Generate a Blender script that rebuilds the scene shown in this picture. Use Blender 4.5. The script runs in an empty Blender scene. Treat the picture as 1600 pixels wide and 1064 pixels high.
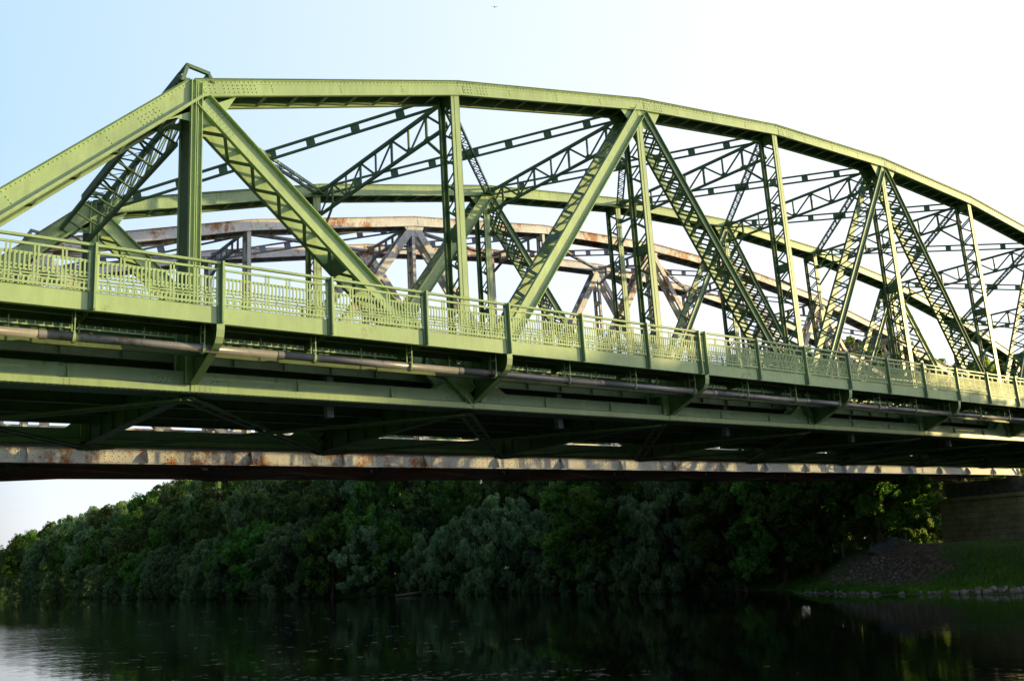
import bpy, math, random
from mathutils import Vector, Matrix, noise
V = Vector
scene = bpy.context.scene
col = scene.collection
ZB = 8.93            # height of the green bridge's bottom chord above the water

# ---------------------------------------------------------------- materials
def mat(name):
    m = bpy.data.materials.new(name); m.use_nodes = True
    nt = m.node_tree; nt.nodes.clear()
    out = nt.nodes.new('ShaderNodeOutputMaterial')
    b = nt.nodes.new('ShaderNodeBsdfPrincipled')
    nt.links.new(b.outputs[0], out.inputs[0])
    return m, nt, b, out
def nd(nt, t, **kw):
    n = nt.nodes.new(t)
    for k, v in kw.items():
        if k in n.inputs: n.inputs[k].default_value = v
        else: setattr(n, k, v)
    return n
def ramp(nt, src, stops):
    r = nt.nodes.new('ShaderNodeValToRGB')
    e = r.color_ramp.elements
    while len(e) < len(stops): e.new(0.5)
    for i, (p, c) in enumerate(stops):
        e[i].position = p; e[i].color = (*c, 1) if len(c) == 3 else c
    nt.links.new(src, r.inputs[0]); return r
def noi(nt, co, scale, detail=4, rough=.6, stretch=None):
    n = nt.nodes.new('ShaderNodeTexNoise'); n.inputs['Scale'].default_value = scale
    n.inputs['Detail'].default_value = detail; n.inputs['Roughness'].default_value = rough
    if stretch:
        mp = nt.nodes.new('ShaderNodeMapping'); mp.inputs['Scale'].default_value = stretch
        nt.links.new(co, mp.inputs[0]); co = mp.outputs[0]
    nt.links.new(co, n.inputs['Vector']); return n
def mix(nt, fac, a, b, mode='MIX'):
    m = nt.nodes.new('ShaderNodeMix'); m.data_type = 'RGBA'; m.blend_type = mode
    for s, v in ((m.inputs[0], fac), (m.inputs[6], a), (m.inputs[7], b)):
        if hasattr(v, 'links') or isinstance(v, bpy.types.NodeSocket): nt.links.new(v, s)
        else: s.default_value = v if not isinstance(v, tuple) else (*v, 1)
    return m.outputs[2]
def bump(nt, b, src, st, dist):
    bp = nt.nodes.new('ShaderNodeBump'); bp.inputs['Strength'].default_value = st
    bp.inputs['Distance'].default_value = dist
    nt.links.new(src, bp.inputs['Height']); nt.links.new(bp.outputs[0], b.inputs['Normal'])

def paint(name, base, dark, stain, stain_lo, stain_hi, rough=.42, streak=.75, spec=.5, fade=0):
    m, nt, b, _ = mat(name)
    g = nd(nt, 'ShaderNodeNewGeometry'); co = g.outputs['Position']
    n1 = noi(nt, co, .9, 5, .65)
    c = ramp(nt, n1.outputs[0], [(.3, dark), (.62, base), (.78, tuple(min(.95, x * 1.1 + .03) for x in base))]).outputs[0]
    nf = noi(nt, co, .17, 3, .5)
    c = mix(nt, .8, c, ramp(nt, nf.outputs[0], [(.3, (.80, .82, .86)), (.7, (1.12, 1.10, 1.02))]).outputs[0], 'MULTIPLY')
    n2 = noi(nt, co, 3.0, 6, .7, (1.4, 1.4, .22))           # rain streaks
    s = ramp(nt, n2.outputs[0], [(.42, (0, 0, 0)), (.72, (1, 1, 1))])
    mul = nd(nt, 'ShaderNodeMath', operation='MULTIPLY'); mul.inputs[1].default_value = streak
    nt.links.new(s.outputs[0], mul.inputs[0])
    c = mix(nt, mul.outputs[0], c, tuple(x * .62 for x in base))
    n3 = noi(nt, co, 1.9, 9, .75, (1, 1, .8)); nL = noi(nt, co, .22, 3, .6)
    ma = nd(nt, 'ShaderNodeMath', operation='MULTIPLY_ADD'); nt.links.new(nL.outputs[0], ma.inputs[0]); ma.inputs[1].default_value = .75; 
    mb_ = nd(nt, 'ShaderNodeMath', operation='SUBTRACT'); nt.links.new(n3.outputs[0], mb_.inputs[0]); mb_.inputs[1].default_value = .375; nt.links.new(mb_.outputs[0], ma.inputs[2])
    if fade:
        sx = nd(nt, 'ShaderNodeSeparateXYZ'); nt.links.new(co, sx.inputs[0])
        fr = nd(nt, 'ShaderNodeMapRange'); nt.links.new(sx.outputs[0], fr.inputs[0]); fr.inputs[1].default_value = 6; fr.inputs[2].default_value = 34; fr.inputs[4].default_value = fade
        sb = nd(nt, 'ShaderNodeMath', operation='SUBTRACT'); nt.links.new(ma.outputs[0], sb.inputs[0]); nt.links.new(fr.outputs[0], sb.inputs[1]); ma = sb
    r = ramp(nt, ma.outputs[0], [(stain_lo, (0, 0, 0)), (stain_hi, (1, 1, 1))])
    n4 = noi(nt, co, 14, 4, .6)
    sc = ramp(nt, n4.outputs[0], [(.3, tuple(x * .45 for x in stain)), (.7, stain)]).outputs[0]
    c = mix(nt, r.outputs[0], c, sc)
    nt.links.new(c, b.inputs['Base Color'])
    b.inputs['Roughness'].default_value = rough
    b.inputs['Specular IOR Level'].default_value = spec
    bump(nt, b, n4.outputs[0], .25, .004)
    return m
M = {}
M['green'] = paint('green_bridge_paint', (.48, .66, .35), (.39, .55, .29), (.30, .24, .12), .66, .80, .42, .6, .5)
M['green_under_shade'] = paint('green_paint_under_shade', (.15, .24, .11), (.09, .14, .06), (.12, .07, .03), .55, .75, .6)  # bridge green darkened: shade below the deck is in the colour
M['green_rail'] = paint('green_railing_paint', (.50, .69, .37), (.42, .58, .31), (.30, .2, .08), .64, .8, .5, .4, .4)
M['rust'] = paint('weathered_white_paint', (.88, .88, .93), (.70, .71, .78), (.62, .26, .10), .53, .66, .55, .3)
M['rust_heavy'] = paint('rusted_white_paint', (.92, .88, .84), (.74, .73, .74), (.70, .27, .07), .50, .62, .6, .3, .3, .13)
M['rust_edge'] = paint('orange_rusted_plate', (.62, .36, .22), (.45, .22, .12), (.40, .13, .03), .42, .60, .7, .3)
M['green_brace_shade'] = paint('green_paint_brace_shade', (.18, .30, .19), (.12, .21, .14), (.16, .10, .05), .62, .78, .5, .4, .35)  # darker copy of the bridge green, with shade on braces and flanges painted in
M['rust_brace_shade'] = paint('white_paint_brace_shade', (.40, .43, .53), (.28, .30, .37), (.30, .13, .06), .52, .66, .6, .4, .3)  # darker bluish copy of the white paint, shade put into the colour
M['green_half_shade'] = paint('green_paint_half_shade', (.34, .52, .34), (.26, .42, .27), (.2, .12, .05), .62, .78, .45, .4, .4)  # half-dark bridge green: painted shade for chord webs and light diagonals
M['rust_dark'] = paint('dark_rusted_steel_and_shade', (.10, .085, .08), (.05, .04, .04), (.16, .06, .02), .42, .6, .7)
M['pipe'] = paint('grey_pipe_coat', (.33, .33, .36), (.20, .20, .22), (.12, .06, .035), .60, .72, .27, .5, .8)
M['drain'] = paint('grey_drain_coat', (.22, .23, .30), (.15, .16, .2), (.1, .08, .06), .6, .8, .6)
M['asphalt'] = paint('deck_asphalt', (.06, .06, .06), (.045, .045, .045), (.08, .07, .05), .6, .8, .9)

def stone_mat():
    m, nt, b, _ = mat('old_stone_blocks')
    tc = nd(nt, 'ShaderNodeTexCoord'); co = tc.outputs['Object']
    mp = nt.nodes.new('ShaderNodeMapping'); nt.links.new(co, mp.inputs[0]); mp.inputs['Rotation'].default_value = (math.radians(90), 0, math.radians(90))
    br = nd(nt, 'ShaderNodeTexBrick'); nt.links.new(mp.outputs[0], br.inputs[0])
    sep = nd(nt, 'ShaderNodeSeparateXYZ'); nt.links.new(co, sep.inputs[0])
    ad = nd(nt, 'ShaderNodeMath', operation='ADD'); nt.links.new(sep.outputs[0], ad.inputs[0]); nt.links.new(sep.outputs[1], ad.inputs[1])
    cm = nd(nt, 'ShaderNodeCombineXYZ'); nt.links.new(ad.outputs[0], cm.inputs[0]); nt.links.new(sep.outputs[2], cm.inputs[1])
    nt.links.new(cm.outputs[0], br.inputs[0])
    br.inputs['Scale'].default_value = 1.0; br.inputs['Brick Width'].default_value = 1.15; br.inputs['Row Height'].default_value = .52
    br.inputs['Mortar Size'].default_value = .018
    br.inputs['Color1'].default_value = (.56, .52, .46, 1); br.inputs['Color2'].default_value = (.46, .43, .39, 1); br.inputs['Mortar'].default_value = (.22, .20, .18, 1)
    n = noi(nt, co, .8, 8, .7)
    c = mix(nt, .75, br.outputs[0], ramp(nt, n.outputs[0], [(.30, (.30, .28, .27)), (.5, (.9, .88, .86)), (.66, (1.2, 1.2, 1.2)), (.74, (2.0, 2.0, 2.0))]).outputs[0], 'MULTIPLY')
    nt.links.new(c, b.inputs['Base Color']); b.inputs['Roughness'].default_value = .9
    bump(nt, b, n.outputs[0], .6, .05)
    return m
M['stone'] = stone_mat()

def simple(name, c1, c2, scale, rough=.8, bs=.4, bd=.03):
    m, nt, b, _ = mat(name)
    g = nd(nt, 'ShaderNodeTexCoord')
    n = noi(nt, g.outputs['Object'], scale, 6, .65)
    nt.links.new(ramp(nt, n.outputs[0], [(.3, c1), (.7, c2)]).outputs[0], b.inputs['Base Color'])
    b.inputs['Roughness'].default_value = rough
    bump(nt, b, n.outputs[0], bs, bd); return m
M['rock'] = simple('pale_grey_rock', (.18, .17, .17), (.55, .52, .54), 1.6)
M['bark'] = simple('tree_bark', (.05, .04, .03), (.14, .11, .08), 3)
M['deadwood'] = simple('bleached_wood', (.14, .12, .10), (.30, .27, .22), 5)
M['rubble'] = simple('concrete_rubble', (.07, .075, .09), (.17, .18, .21), 2.5, .9, .8, .1)
M['bird'] = simple('dark_feathers', (.02, .02, .025), (.05, .05, .06), 30)
M['skin'] = simple('skin', (.45, .25, .17), (.52, .30, .21), 8, .6, .05, .002)
M['hair'] = simple('brown_hair', (.10, .05, .02), (.17, .09, .04), 40)
M['shirt'] = simple('pale_blue_cotton', (.30, .52, .60), (.42, .63, .70), 12)
M['trousers'] = simple('dark_denim', (.03, .04, .07), (.06, .08, .13), 20)
M['shoe'] = simple('black_leather', (.02, .02, .02), (.04, .04, .04), 20)

def leaf_mat(name, c1, c2, c3):
    m, nt, b, out = mat(name)
    g = nd(nt, 'ShaderNodeNewGeometry'); oi = nd(nt, 'ShaderNodeObjectInfo')
    n = noi(nt, g.outputs['Position'], .35, 3, .6)
    n2 = noi(nt, g.outputs['Position'], 2.2, 2, .6)
    c = ramp(nt, n.outputs[0], [(.34, c1), (.52, c2), (.70, c3)]).outputs[0]
    c = mix(nt, .7, c, ramp(nt, n2.outputs[0], [(.3, (.5, .5, .5)), (.7, (1.35, 1.35, 1.3))]).outputs[0], 'MULTIPLY')
    hv = nd(nt, 'ShaderNodeHueSaturation'); nt.links.new(c, hv.inputs['Color'])
    mr = nd(nt, 'ShaderNodeMapRange'); nt.links.new(oi.outputs['Random'], mr.inputs[0]); mr.inputs[3].default_value = .47; mr.inputs[4].default_value = .525
    nt.links.new(mr.outputs[0], hv.inputs['Hue'])
    mr2 = nd(nt, 'ShaderNodeMapRange'); nt.links.new(oi.outputs['Random'], mr2.inputs[0]); mr2.inputs[3].default_value = .65; mr2.inputs[4].default_value = 1.3
    nt.links.new(mr2.outputs[0], hv.inputs['Value'])
    nt.links.new(hv.outputs[0], b.inputs['Base Color']); b.inputs['Roughness'].default_value = .55
    b.inputs['Specular IOR Level'].default_value = .3
    tr = nd(nt, 'ShaderNodeBsdfTranslucent'); 
    c2_ = mix(nt, 1.0, hv.outputs[0], (2.3, 1.9, .6), 'MULTIPLY'); nt.links.new(c2_, tr.inputs[0])
    ms = nd(nt, 'ShaderNodeMixShader'); ms.inputs[0].default_value = .5
    nt.links.new(b.outputs[0], ms.inputs[1]); nt.links.new(tr.outputs[0], ms.inputs[2]); nt.links.new(ms.outputs[0], out.inputs[0])
    return m
M['leaf_poplar'] = leaf_mat('poplar_leaves', (0.098, 0.195, 0.117), (0.143, 0.260, 0.130), (0.234, 0.325, 0.143))
M['leaf_willow'] = leaf_mat('willow_leaves', (0.130, 0.247, 0.182), (0.195, 0.325, 0.247), (0.273, 0.403, 0.286))
M['leaf_maple'] = leaf_mat('maple_leaves', (0.078, 0.195, 0.065), (0.117, 0.273, 0.078), (0.195, 0.364, 0.091))
M['grass'] = leaf_mat('grass_blades', (.06, .17, .03), (.09, .24, .04), (.17, .28, .07))

def ground_mat():
    m, nt, b, _ = mat('bank_soil_and_grass')
    g = nd(nt, 'ShaderNodeNewGeometry'); co = g.outputs['Position']
    n1 = noi(nt, co, .22, 6, .65); n2 = noi(nt, co, 4, 6, .7); n3 = noi(nt, co, 1.1, 4, .6)
    grass = ramp(nt, n2.outputs[0], [(.3, (.03, .09, .012)), (.7, (.09, .21, .03))]).outputs[0]
    vo = nd(nt, 'ShaderNodeTexVoronoi'); nt.links.new(co, vo.inputs['Vector']); vo.inputs['Scale'].default_value = 3.2
    soil = ramp(nt, vo.outputs['Distance'], [(.05, (.30, .26, .22)), (.35, (.20, .15, .11)), (.7, (.10, .075, .05))]).outputs[0]
    # dirt patch on the middle of the far slope, grass elsewhere
    d = nd(nt, 'ShaderNodeVectorMath', operation='DISTANCE'); nt.links.new(co, d.inputs[0]); d.inputs[1].default_value = (60.5, 19.5, 1.6)
    mr = nd(nt, 'ShaderNodeMapRange'); nt.links.new(d.outputs['Value'], mr.inputs[0]); mr.inputs[1].default_value = 2.0; mr.inputs[2].default_value = 8.5; mr.inputs[3].default_value = .34; mr.inputs[4].default_value = -.15
    ad = nd(nt, 'ShaderNodeMath', operation='ADD'); nt.links.new(n1.outputs[0], ad.inputs[0]); nt.links.new(mr.outputs[0], ad.inputs[1])
    ad2 = nd(nt, 'ShaderNodeMath', operation='ADD'); nt.links.new(ad.outputs[0], ad2.inputs[0])
    sx = nd(nt, 'ShaderNodeMath', operation='MULTIPLY_ADD'); nt.links.new(n3.outputs[0], sx.inputs[0]); sx.inputs[1].default_value = .3; sx.inputs[2].default_value = -.15
    nt.links.new(sx.outputs[0], ad2.inputs[1])
    f = ramp(nt, ad2.outputs[0], [(.50, (0, 0, 0)), (.62, (1, 1, 1))]).outputs[0]
    c = mix(nt, f, grass, soil)
    nt.links.new(c, b.inputs['Base Color']); b.inputs['Roughness'].default_value = .95
    bump(nt, b, n2.outputs[0], 1.0, .12)
    return m
M['ground'] = ground_mat()

def water_mat():
    m, nt, b, _ = mat('river_water')
    g = nd(nt, 'ShaderNodeNewGeometry'); co = g.outputs['Position']
    b.inputs['Base Color'].default_value = (.006, .010, .006, 1)
    b.inputs['Roughness'].default_value = .015; b.inputs['IOR'].default_value = 1.333
    a1 = noi(nt, co, .9, 3, .5, (1, .45, 1)); a2 = noi(nt, co, 4.5, 3, .6, (1, .55, 1)); zone = noi(nt, co, .035, 3, .5)
    mr = nd(nt, 'ShaderNodeMapRange'); nt.links.new(zone.outputs[0], mr.inputs[0]); mr.inputs[1].default_value = .45; mr.inputs[2].default_value = .62; mr.inputs[3].default_value = .10; mr.inputs[4].default_value = .6
    # livelier ripples in the bend upstream and along the near shallows
    d = nd(nt, 'ShaderNodeVectorMath', operation='DISTANCE'); nt.links.new(co, d.inputs[0]); d.inputs[1].default_value = (16, 78, 0)
    m2 = nd(nt, 'ShaderNodeMapRange'); nt.links.new(d.outputs['Value'], m2.inputs[0]); m2.inputs[1].default_value = 14; m2.inputs[2].default_value = 60; m2.inputs[3].default_value = 1.25; m2.inputs[4].default_value = 0
    d3 = nd(nt, 'ShaderNodeVectorMath', operation='DISTANCE'); nt.links.new(co, d3.inputs[0]); d3.inputs[1].default_value = (10, 9, 0)
    m3 = nd(nt, 'ShaderNodeMapRange'); nt.links.new(d3.outputs['Value'], m3.inputs[0]); m3.inputs[1].default_value = 2; m3.inputs[2].default_value = 6; m3.inputs[3].default_value = 1.4; m3.inputs[4].default_value = 0
    ad = nd(nt, 'ShaderNodeMath', operation='ADD'); nt.links.new(mr.outputs[0], ad.inputs[0]); nt.links.new(m2.outputs[0], ad.inputs[1])
    ad2 = nd(nt, 'ShaderNodeMath', operation='ADD'); nt.links.new(ad.outputs[0], ad2.inputs[0]); nt.links.new(m3.outputs[0], ad2.inputs[1])
    sm = nd(nt, 'ShaderNodeMath', operation='MULTIPLY_ADD'); nt.links.new(a2.outputs[0], sm.inputs[0]); sm.inputs[1].default_value = .28; nt.links.new(a1.outputs[0], sm.inputs[2])
    mu = nd(nt, 'ShaderNodeMath', operation='MULTIPLY'); nt.links.new(sm.outputs[0], mu.inputs[0]); nt.links.new(ad2.outputs[0], mu.inputs[1])
    bump(nt, b, mu.outputs[0], 1.0, .02)
    return m
M['water'] = water_mat()
M['froth_glints'] = simple('pale_foam_glints', (.5, .52, .5), (.75, .75, .72), 20, .8, .1, .005)

# ---------------------------------------------------------------- mesh building
class MB:
    def __init__(s): s.v = []; s.f = []; s.m = []; s.cur = 0
    def add(s, vs, fs):
        o = len(s.v); s.v += [tuple(x) for x in vs]; s.f += [tuple(i + o for i in q) for q in fs]; s.m += [s.cur] * (len(s.f) - len(s.m))
    def bar(s, a, b, u, w):            # box from a to b with half extents u, w (vectors)
        a, b, u, w = V(a), V(b), V(u), V(w)
        p = [a - u - w, a + u - w, a + u + w, a - u + w, b - u - w, b + u - w, b + u + w, b - u + w]
        s.add(p, [(0, 3, 2, 1), (4, 5, 6, 7), (0, 1, 5, 4), (1, 2, 6, 5), (2, 3, 7, 6), (3, 0, 4, 7)])
    def box(s, lo, hi):
        c = [(lo[i] + hi[i]) / 2 for i in range(3)]; h = [(hi[i] - lo[i]) / 2 for i in range(3)]
        s.bar((lo[0], c[1], c[2]), (hi[0], c[1], c[2]), (0, h[1], 0), (0, 0, h[2]))
    def strip(s, a, b, n, wid, th):    # flat bar a-b, thickness th along n, width wid across
        a, b, n = V(a), V(b), V(n).normalized(); d = (b - a).normalized(); w = d.cross(n).normalized()
        n = w.cross(d)
        s.bar(a, b, n * th / 2, w * wid / 2)
    def prism(s, poly, n, th):         # polygon (3d points) extruded along n by th
        n = V(n).normalized() * th; k = len(poly); P = [V(p) for p in poly]
        s.add(P + [p + n for p in P], [tuple(range(k)), tuple(range(2 * k - 1, k - 1, -1))] + [(i + k, (i + 1) % k + k, (i + 1) % k, i)[::-1] for i in range(k)])
    def tube(s, pts, rs, n=8):
        base = len(s.v); P = [V(p) for p in pts]
        if not hasattr(rs, '__len__'): rs = [rs] * len(P)
        for i, p in enumerate(P):
            d = (P[min(i + 1, len(P) - 1)] - P[max(i - 1, 0)]).normalized()
            a = d.cross(V((0, 0, 1)) if abs(d.z) < .95 else V((1, 0, 0))).normalized(); b_ = d.cross(a)
            for j in range(n):
                t = 2 * math.pi * j / n
                s.v.append(tuple(p + (a * math.cos(t) + b_ * math.sin(t)) * rs[i]))
        for i in range(len(P) - 1):
            for j in range(n):
                s.f.append((base + i * n + j, base + i * n + (j + 1) % n, base + (i + 1) * n + (j + 1) % n, base + (i + 1) * n + j))
        s.f.append(tuple(base + j for j in range(n))[::-1]); s.f.append(tuple(base + (len(P) - 1) * n + j for j in range(n)))
    def rivet(s, p, n, r=.021):
        p, n = V(p), V(n).normalized(); a = n.orthogonal().normalized(); b_ = n.cross(a)
        ring = [p + (a * math.cos(t) + b_ * math.sin(t)) * r for t in (0, 1.257, 2.513, 3.77, 5.027)]
        s.add(ring + [p + n * r * .95], [(i, (i + 1) % 5, 5) for i in range(5)])
    def rivets(s, a, b, n, step, r=.021):
        a, b = V(a), V(b); k = max(1, int((b - a).length / step))
        for i in range(k + 1): s.rivet(a.lerp(b, i / k), n, r)
    def build(s, name, material, parent=None, smooth=False, loc=None):
        me = bpy.data.meshes.new(name); me.from_pydata(s.v, [], s.f); me.update()
        mats = material if isinstance(material, (list, tuple)) else [material]
        for mm in mats: me.materials.append(mm)
        if len(mats) > 1:
            s.m += [0] * (len(s.f) - len(s.m))
            me.polygons.foreach_set('material_index', s.m)
        if smooth:
            for p in me.polygons: p.use_smooth = True
        o = bpy.data.objects.new(name, me); col.objects.link(o)
        if parent is not None: o.parent = parent
        if loc is not None: o.location = loc
        return o
def tag(o, label=None, cat=None, group=None, kind=None):
    for k, v in (('label', label), ('category', cat), ('group', group), ('kind', kind)):
        if v: o[k] = v
    return o
def empty(name, loc=(0, 0, 0)):
    o = bpy.data.objects.new(name, None); col.objects.link(o); o.location = loc; o.empty_display_size = .5
    return o
Y = V((0, 1, 0)); X = V((1, 0, 0)); Z = V((0, 0, 1))

# ---------------------------------------------------------------- truss bridge
H = [8.38, 10.85, 12.62, 13.70, 14.06, 13.70, 12.70, 10.93, 8.38]
def parts_channel(mb, a, b, side, inward, web, th, fl, out, riv=False, dark=False):
    """channel from a to b: web plate facing Y, flanges along both edges. side=+1/-1: flange direction in Y"""
    a, b = V(a), V(b); d = (b - a).normalized(); w = d.cross(Y).normalized()
    mb.bar(a, b, Y * th / 2, w * web / 2)
    for s in (-1, 1):
        e = w * s * (web / 2 - th * .55); mb.cur = 1 if dark else 0  # dark flag paints the flange with the shade tone
        mb.bar(a + e + Y * side * fl / 2, b + e + Y * side * fl / 2, Y * (fl / 2 + th / 2 + .001), w * s * th * .7)
        mb.cur = 0
        if riv: mb.rivets(a + w * s * (web / 2 - .06) - Y * (th / 2) , b + w * s * (web / 2 - .06) - Y * th / 2, -Y, .17, .017)
def lacing(mb, a, b, y0, y1, off, pitch, wid=.055, th=.014, double=False, x=False, skew=0):
    """zigzag bars between planes y0 and y1, on a face offset from the member axis"""
    a, b = V(a), V(b); d = (b - a); L = d.length; d.normalize(); w = d.cross(Y).normalized()
    k = max(2, int(L / pitch)); n = w
    for i in range(k):
        p = a + d * (L * i / k); q = a + d * (L * (i + 1) / k)
        ya, yb = (y0, y1) if i % 2 == 0 else (y1, y0)
        P = V((p.x, ya, p.z)) + w * off; Q = V((q.x, yb, q.z)) + w * off
        mb.strip(P, Q, n, wid, th)
        if double:
            P2 = V((p.x, yb, p.z)) + w * (off + .02); Q2 = V((q.x, ya, q.z)) + w * (off + .02)
            mb.strip(P2, Q2, n, wid, th)
def battens(mb, a, b, y0, y1, off, pitch, wid, th=.014):
    a, b = V(a), V(b); d = (b - a); L = d.length; d.normalize(); w = d.cross(Y).normalized()
    k = max(2, int(L / pitch))
    for i in range(k + 1):
        p = a + d * (L * i / k) + w * off
        q0 = V((p.x, y0, p.z)); q1 = V((p.x, y1, p.z))
        mb.bar(q0, q1, d * wid / 2, w * th / 2)

def truss_bridge(root, x0, ys, hs, mt, mt2, mt3, style):
    """ys: outer-face y of the near and the far truss; each truss is D deep in y"""
    D = .80; mt_mid = M['green_half_shade']
    n = len(hs) - 1
    XN = [x0 + 9.0 * i for i in range(n + 1)]
    green = style == 'green'
    for ti, yf in enumerate(ys):
        near = ti == 0
        yn, yi = yf, yf + D                # two webs of the truss
        top = [V((XN[i], 0, hs[i])) for i in range(n + 1)]
        pts = [V((XN[0] - 9.0, 0, .05))] + top + [V((XN[n] + 9.0, 0, .05))]
        for i in range(len(pts) - 1):
            a, b = pts[i], pts[i + 1]; endp = i in (0, len(pts) - 2)
            d = (b - a).normalized(); w = d.cross(Y); w = w if w.z > 0 else -w
            mb = MB(); wh = .47 if not endp else .56; cover = []
            for y in (yn + .008, yi - .008):
                A = V((a.x, y, a.z)); B = V((b.x, y, b.z))
                mb.bar(A, B, Y * .008, w * wh / 2)
            # cover plate on top, flange angles below
            t = w * (wh / 2 + .045)
            A = V((a.x, (yn + yi) / 2, a.z)) + t; B = V((b.x, (yn + yi) / 2, b.z)) + t
            cp = MB()
            cp.bar(A, B, Y * (D / 2 + .085), w * .014)
            cp.bar(A - w * .027, B - w * .027, Y * (D / 2 + .035), w * .012)
            cover.append(cp)
            for s, y in ((-1, yn), (1, yi)):
                lo = -w * (wh / 2 + .0)
                f = V((0, y + s * .045, 0))
                mb.bar(V((a.x, 0, a.z)) + lo + f, V((b.x, 0, b.z)) + lo + f, Y * .056, w * .009)
                if endp:
                    mb.bar(V((a.x, y + s * .09, a.z)) + lo + w * .03, V((b.x, y + s * .09, b.z)) + lo + w * .03, Y * .008, w * .036)
                hi = w * (wh / 2 + .012)
                mb.bar(V((a.x, y + s * .028, a.z)) + hi, V((b.x, y + s * .028, b.z)) + hi, Y * .03, w * .010)
                mb.bar(V((a.x, y + s * .006, a.z)) + w * (wh / 2 - .05), V((b.x, y + s * .006, b.z)) + w * (wh / 2 - .05), Y * .006, w * .052)
                mb.bar(V((a.x, y + s * .006, a.z)) - w * (wh / 2 - .045), V((b.x, y + s * .006, b.z)) - w * (wh / 2 - .045), Y * .006, w * .046)
            mb.cur = 1  # dark lining paints the shade inside the chord box
            for y in (yn + .022, yi - .022): mb.bar(V((a.x, y, a.z)) + w * .02, V((b.x, y, b.z)) + w * .02, Y * .004, w * (wh / 2 - .022))
            mb.bar(V((a.x, (yn + yi) / 2, a.z)) + w * (wh / 2 - .02), V((b.x, (yn + yi) / 2, b.z)) + w * (wh / 2 - .02), Y * (D / 2 - .05), w * .004)
            # stay plates seen from below
            L = (b - a).length
            for k in range(1, 9):
                p = a + d * (L * k / 9)
                mb.bar(V((p.x, yn + .02, p.z)) - w * (wh / 2 - .015), V((p.x, yi - .02, p.z)) - w * (wh / 2 - .015), d * .06, w * .008)
            mb.cur = 0
            if i < 7:
                rs = .027 if near else .022
                yo = yn - .012
                A = V((a.x, yo, a.z)); B = V((b.x, yo, b.z)); st = .135 if i < 3 else .22
                mb.rivets(A + w * (wh / 2 - .035), B + w * (wh / 2 - .035), -Y, st, rs)
                mb.rivets(A - w * (wh / 2 - .035), B - w * (wh / 2 - .035), -Y, st * 1.15, rs)
                A.y = B.y = yo + .012
                for k in (1, 2, 3):
                    p = A.lerp(B, k / 4)
                    for q in (-.09, 0, .09): mb.rivet(p + w * q, -Y, rs)
                # splice plate
                if i > 0:
                    pc = A + d * .75
                    mb.bar(pc - d * .55, pc + d * .55, Y * .012, w * (wh / 2 - .10))
                    for r_ in range(8):
                        if r_ == 3: continue
                        for q in (-.10, 0, .10):
                            mb.rivet(pc + d * (-.49 + r_ * .14) + w * q - Y * .012, -Y, rs)
                if endp or i == 1:
                    pc = (B - d * 2.0) if endp else (A + d * 1.15)
                    for r_ in range(6):
                        for q in (-.10, 0, .10): mb.rivet(pc + d * (r_ * .13) + w * q, -Y, rs)
            ch = mb.build('end_post' if endp else 'top_chord', [mt, mt3], root)
            cover[0].build('cover_plate', mt3 if green else M['rust_edge'], ch)
        # bottom chord: recessed web plates, wide flange plate standing proud below
        mb = MB(); xa, xb = XN[0] - 9.6, XN[n] + 9.6
        for y, s in ((yn, -1), (yi, 1)):
            mb.cur = 2; mb.bar((xa, y - s * .10, .14), (xb, y - s * .10, .14), (0, .010, 0), (0, 0, .205)); mb.cur = 0
            if green:
                mb.bar((xa, y - s * .02, -.113), (xb, y - s * .02, -.113), (0, .012, 0), (0, 0, .088))
                mb.cur = 1; mb.bar((xa, y - s * .05, -.012), (xb, y - s * .05, -.012), (0, .055, 0), (0, 0, .010))  # ledges in the shade tone make a painted shadow line
                mb.bar((xa, y - s * .05, -.208), (xb, y - s * .05, -.208), (0, .075, 0), (0, 0, .006)); mb.cur = 0
            else:
                mb.bar((xa, y - s * .02, .09), (xb, y - s * .02, .09), (0, .012, 0), (0, 0, .285))
                mb.bar((xa, y + s * .03, .395), (xb, y + s * .03, .395), (0, .08, 0), (0, 0, .011))
                mb.bar((xa, y + s * .03, -.21), (xb, y + s * .03, -.21), (0, .09, 0), (0, 0, .011))
        mb.cur = 3; mb.bar((xa, (yn + yi) / 2, -.225 if green else -.24), (xb, (yn + yi) / 2, -.225 if green else -.24), (0, D / 2 - .03, 0), (0, 0, .010)); mb.cur = 0
        for i in range(-1, n + 2):
            xg = x0 + 9 * i
            if near:
                if green:
                    for gx in (-1.0, .55):
                        for r_ in range(5):
                            for q in (.04, .13, .22): mb.rivet((xg + gx + r_ * .12 + (.05 if q == .13 else 0), yn + .088, q), -Y, .027)
                    mb.bar((xg - .02, yn - .002, -.113), (xg + .72, yn - .002, -.113), (0, .010, 0), (0, 0, .085))
                    for r_ in range(4):
                        for q in (-.16, -.08): mb.rivet((xg + .08 + r_ * .14, yn - .012, q), -Y, .02)
                    for k3 in (3, 6):
                        for r_ in (0, .13):
                            for q in (-.16, -.08): mb.rivet((xg + k3 + r_ - .07, yn + .006, q), -Y, .02)
                elif i < 6:
                    stp = .26 if i < 3 else .36
                    for q in (-.14, -.02, .10, .22, .32):
                        mb.rivets((xg, yn - .004 + .012, q), (xg + 9, yn + .008, q), -Y, stp if q not in (-.02, .22) else stp * 1.35, .036)
                    mb.bar((xg + .5, yn + .002, .09), (xg + 1.8, yn + .002, .09), (0, .012, 0), (0, 0, .27))
        if green and near:
            mb.rivets((xa, yn - .0, -.214), (xb - 50, yn - .0, -.214), -Z, .14, .02)
        mb.build('bottom_chord', [mt, mt3, mt_mid, mt2] if green else [M['rust_heavy'] if near else mt2, mt3 if near else mt2, M['rust_heavy'] if near else mt2, mt2], root)  # green web half-dark, far railway chord all dark: shade painted into both
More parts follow.
